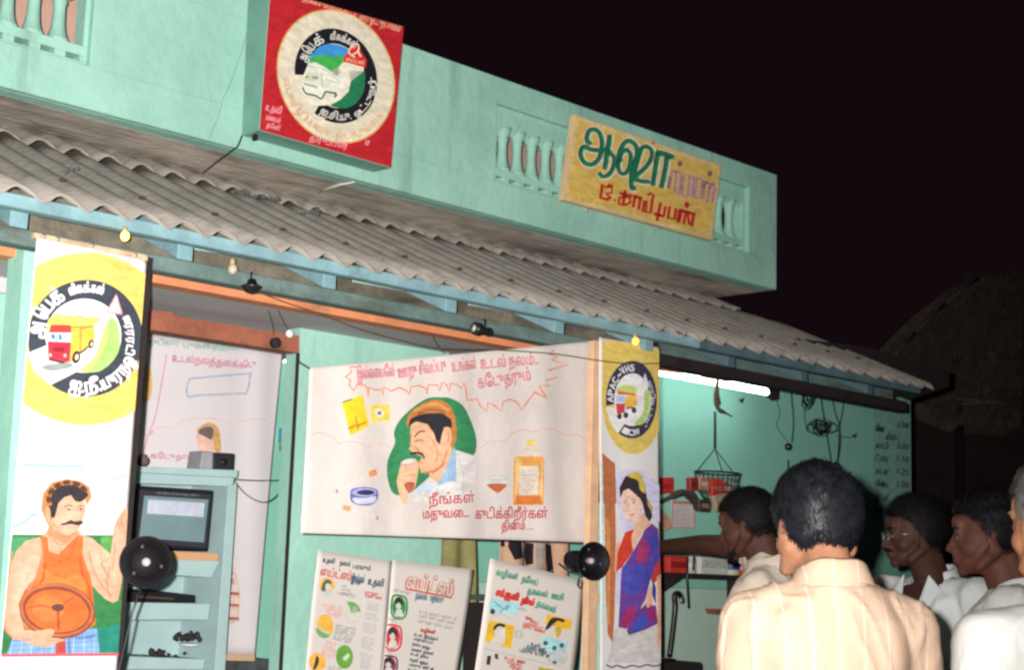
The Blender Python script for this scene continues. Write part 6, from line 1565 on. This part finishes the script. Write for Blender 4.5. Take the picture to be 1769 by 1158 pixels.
    if glasses:
        gm = mat('spectacle_wire', (.28, .22, .16), .3, 0, metal=.8)
        q = MB()
        for s in (-1, 1):
            q.tube([W(Hd((s*.034+.023*math.cos(a), .106-.004*abs(math.cos(a)), -.001+.018*math.sin(a)))) for a in [2*math.pi*i/20 for i in range(21)]], .0016, 6)
            q.tube([W(Hd((s*.057, .100, .004))), W(Hd((s*.078, .05, .006))), W(Hd((s*.084, -.02, .004)))], .0016, 6)
        q.tube([W(Hd((-.011, .107, .003))), W(Hd((0, .110, .006))), W(Hd((.011, .107, .003)))], .0016, 6)
        q.build('glasses_frame', gm, T)
        for s in (-1, 1):
            q = MB(); q.lathe(W(Hd((s*.034, .1045, -.001))), [(.021, 0), (.0212, .0008)], 20, Rz @ HR @ Vector((0, 1, 0))); 
            lm = mat('spectacle_lens', (.9, .9, .9), .05, 0, spec=.6); lm.node_tree.nodes['Principled BSDF'].inputs['Transmission Weight'].default_value = .95
            q.build('lens', lm, T)
    return T

def yaw_for(d): return math.atan2(-d[0], d[1])      # facing +Y turned to d
Fh = Vector((math.cos(YAW), math.sin(YAW), 0)); Rh = Vector((math.sin(YAW), -math.cos(YAW), 0))
def place(px, py, d, h_eye, scale):
    """ground point under a head seen at px,py and depth d; returns pos so that eye level fits"""
    p = PD(px, py, d); return Vector((p.x, p.y, p.z-h_eye*scale))

def shirt_plain(name, c, c2=None): return mat(name, c, .85, .05, 6, .15, 130, color2=c2)
# striped shirt: woven stripes across the wearer's own width
def striped(name, base_c, stripe_c, right, pitch, off, width):
    m = mat(name, base_c, .85, .05, 8, .15, 150, color2=tuple(v*.88 for v in base_c))
    nt = m.node_tree; N = nt.nodes; L = nt.links; b = N['Principled BSDF']; src = b.inputs['Base Color'].links[0].from_socket
    tc = N.new('ShaderNodeTexCoord'); dp = N.new('ShaderNodeVectorMath'); dp.operation = 'DOT_PRODUCT'; dp.inputs[1].default_value = right
    L.new(tc.outputs['Object'], dp.inputs[0])
    nz = N.new('ShaderNodeTexNoise'); nz.inputs['Scale'].default_value = 5; L.new(tc.outputs['Object'], nz.inputs['Vector'])
    ad = N.new('ShaderNodeMath'); ad.operation = 'MULTIPLY_ADD'; L.new(nz.outputs[0], ad.inputs[0]); ad.inputs[1].default_value = .014; L.new(dp.outputs['Value'], ad.inputs[2])
    def band(pitch_, off_, w_, soft):
        a = N.new('ShaderNodeMath'); a.operation = 'ADD'; L.new(ad.outputs[0], a.inputs[0]); a.inputs[1].default_value = off_+10*pitch_
        mo = N.new('ShaderNodeMath'); mo.operation = 'PINGPONG'; L.new(a.outputs[0], mo.inputs[0]); mo.inputs[1].default_value = pitch_/2
        mr = N.new('ShaderNodeMapRange'); mr.inputs[1].default_value = w_; mr.inputs[2].default_value = w_+soft; mr.inputs[3].default_value = 1; mr.inputs[4].default_value = 0
        L.new(mo.outputs[0], mr.inputs[0]); return mr.outputs[0]
    cur = src
    for pi_, of_, w_, sf, cc, amt in ((pitch, off, width, .0012, stripe_c, .85), (pitch/3, off, .0008, .002, tuple(v*.93 for v in base_c), .5)):
        k = band(pi_, of_, w_, sf); mu = N.new('ShaderNodeMath'); mu.operation = 'MULTIPLY'; L.new(k, mu.inputs[0]); mu.inputs[1].default_value = amt
        mx = N.new('ShaderNodeMix'); mx.data_type = 'RGBA'; L.new(mu.outputs[0], mx.inputs[0]); L.new(cur, mx.inputs[6]); mx.inputs[7].default_value = lin(cc); cur = mx.outputs[2]
    L.new(cur, b.inputs['Base Color']); return m

# 1: man in the striped shirt, back to us, head turned to the left
f1 = (Fh*.99-Rh*.08).normalized(); y1 = yaw_for(f1)
right1 = Vector((f1.y, -f1.x, 0))
M_str = striped('peach_striped_cotton', (.44, .31, .228), (.60, .51, .42), right1, .052, .012, .0010)
p1 = place(1430, 926, 3.22, 1.562, .99)
person('man seen from behind in a peach shirt with thin pale stripes, thick black hair', p1, y1, skin_mat('skin_warm_brown', (.26, .12, .07)), M_str, hair_mat('black_hair', (.008, .009, .012), .42, .12),
       stripes=True, head_yaw=.20, head_pitch=-.06, n_str=6500, seed=3, hair_vol=1.25, headoff=(-.008, 0, -.034), fold=.019, nape=-.98, sleeve='long', torso_w=.92,
       arms=[((-.150, 0, 1.365), (-.178, .04, 1.10), (-.13, .24, 1.0)), ((.168, 0, 1.365), (.200, .04, 1.10), (.14, .24, 1.0))])
# 2: man reaching to the shelf
f2 = (Fh*.45-Rh*.9).normalized(); y2 = yaw_for(f2); s2 = 1.05
p2 = place(1322, 908, 5.9, 1.595, s2)
Rz2 = Matrix.Rotation(y2, 3, 'Z').inverted()
hand = Rz2 @ ((P(1150, 946, 4.22)-p2))/s2; shl = Rz2 @ (PD(1318, 948, 5.95)-p2)/s2
hand = shl+(hand-shl)*min(1.2, .80/(hand-shl).length)
person('dark-haired man reaching his bare arm out to the shelf behind the striped shirt', p2, y2, skin_mat('skin_dark_brown', (.065, .027, .018)), shirt_plain('cream_shirt_b', (.56, .48, .40)), hair_mat('black_hair_b', (.008, .007, .009), .6, .1),
       scale=s2, head_yaw=-.05, head_pitch=-.22, n_str=3200, hair='curly', seed=8, hair_vol=1.0, open_neck=False, sleeve='bare', beard=True,
       arms=[(shl, shl.lerp(hand, .5)+Vector((0, 0, .012)), shl.lerp(hand, .93)), ((.19, 0, 1.38), (.24, 0, 1.1), (.22, .1, .9))])
# 3: man with glasses
f3 = (-Rh*1.0+Fh*.02).normalized(); s3 = 1.07
p3 = place(1607, 928, 6.0, 1.595, s3)
person('slim dark man in glasses and an open white shirt facing left', p3, yaw_for((-Rh*.8-Fh*.6).normalized()), skin_mat('skin_deep_brown', (.062, .026, .018)), shirt_plain('white_shirt_c', (.62, .65, .66)), hair_mat('black_hair_c', (.008, .007, .009), .6, .1),
       scale=s3, head_yaw=-.62, head_pitch=-.05, n_str=3600, hair='curly', seed=12, hair_vol=1.6, open_neck=True, glasses=True, moustache=True, headoff=(0, .03, 0))
# 4: man in profile further right
s4 = 1.04
p4 = place(1738, 930, 4.75, 1.595, s4)
person('shadowy man in profile just right of the one with glasses', p4, yaw_for((-Rh*.95+Fh*.25).normalized()), skin_mat('skin_reddish_brown', (.085, .030, .020)), shirt_plain('white_shirt_d', (.55, .55, .54)), hair_mat('black_hair_d', (.008, .007, .010), .6, .1),
       scale=s4, head_yaw=0, head_pitch=-.05, n_str=3000, seed=17, hair_vol=1.5, open_neck=False)
# 5: grey-haired man cut off by the right edge
p5 = place(1872, 908, 2.95, 1.595, 1.0)
person('grey-haired man in a white shirt cut by the right edge of the picture', p5, yaw_for((Fh*.97-Rh*.25).normalized()), skin_mat('skin_brown_e', (.30, .13, .07)), shirt_plain('white_shirt_e', (.52, .52, .50)), hair_mat('grey_hair', (.14, .135, .13), .6, .2),
       head_yaw=.1, head_pitch=-.03, headoff=(-.02, 0, 0), n_str=2500, seed=21, hair_vol=1.0, sleeve='short',
       arms=[((-.205, 0, 1.375), (-.25, -.02, 1.10), (-.22, .12, .95)), ((.205, 0, 1.375), (.26, .03, 1.10), (.18, .22, 1.0))])
bpy.data.scenes.remove(WORK)
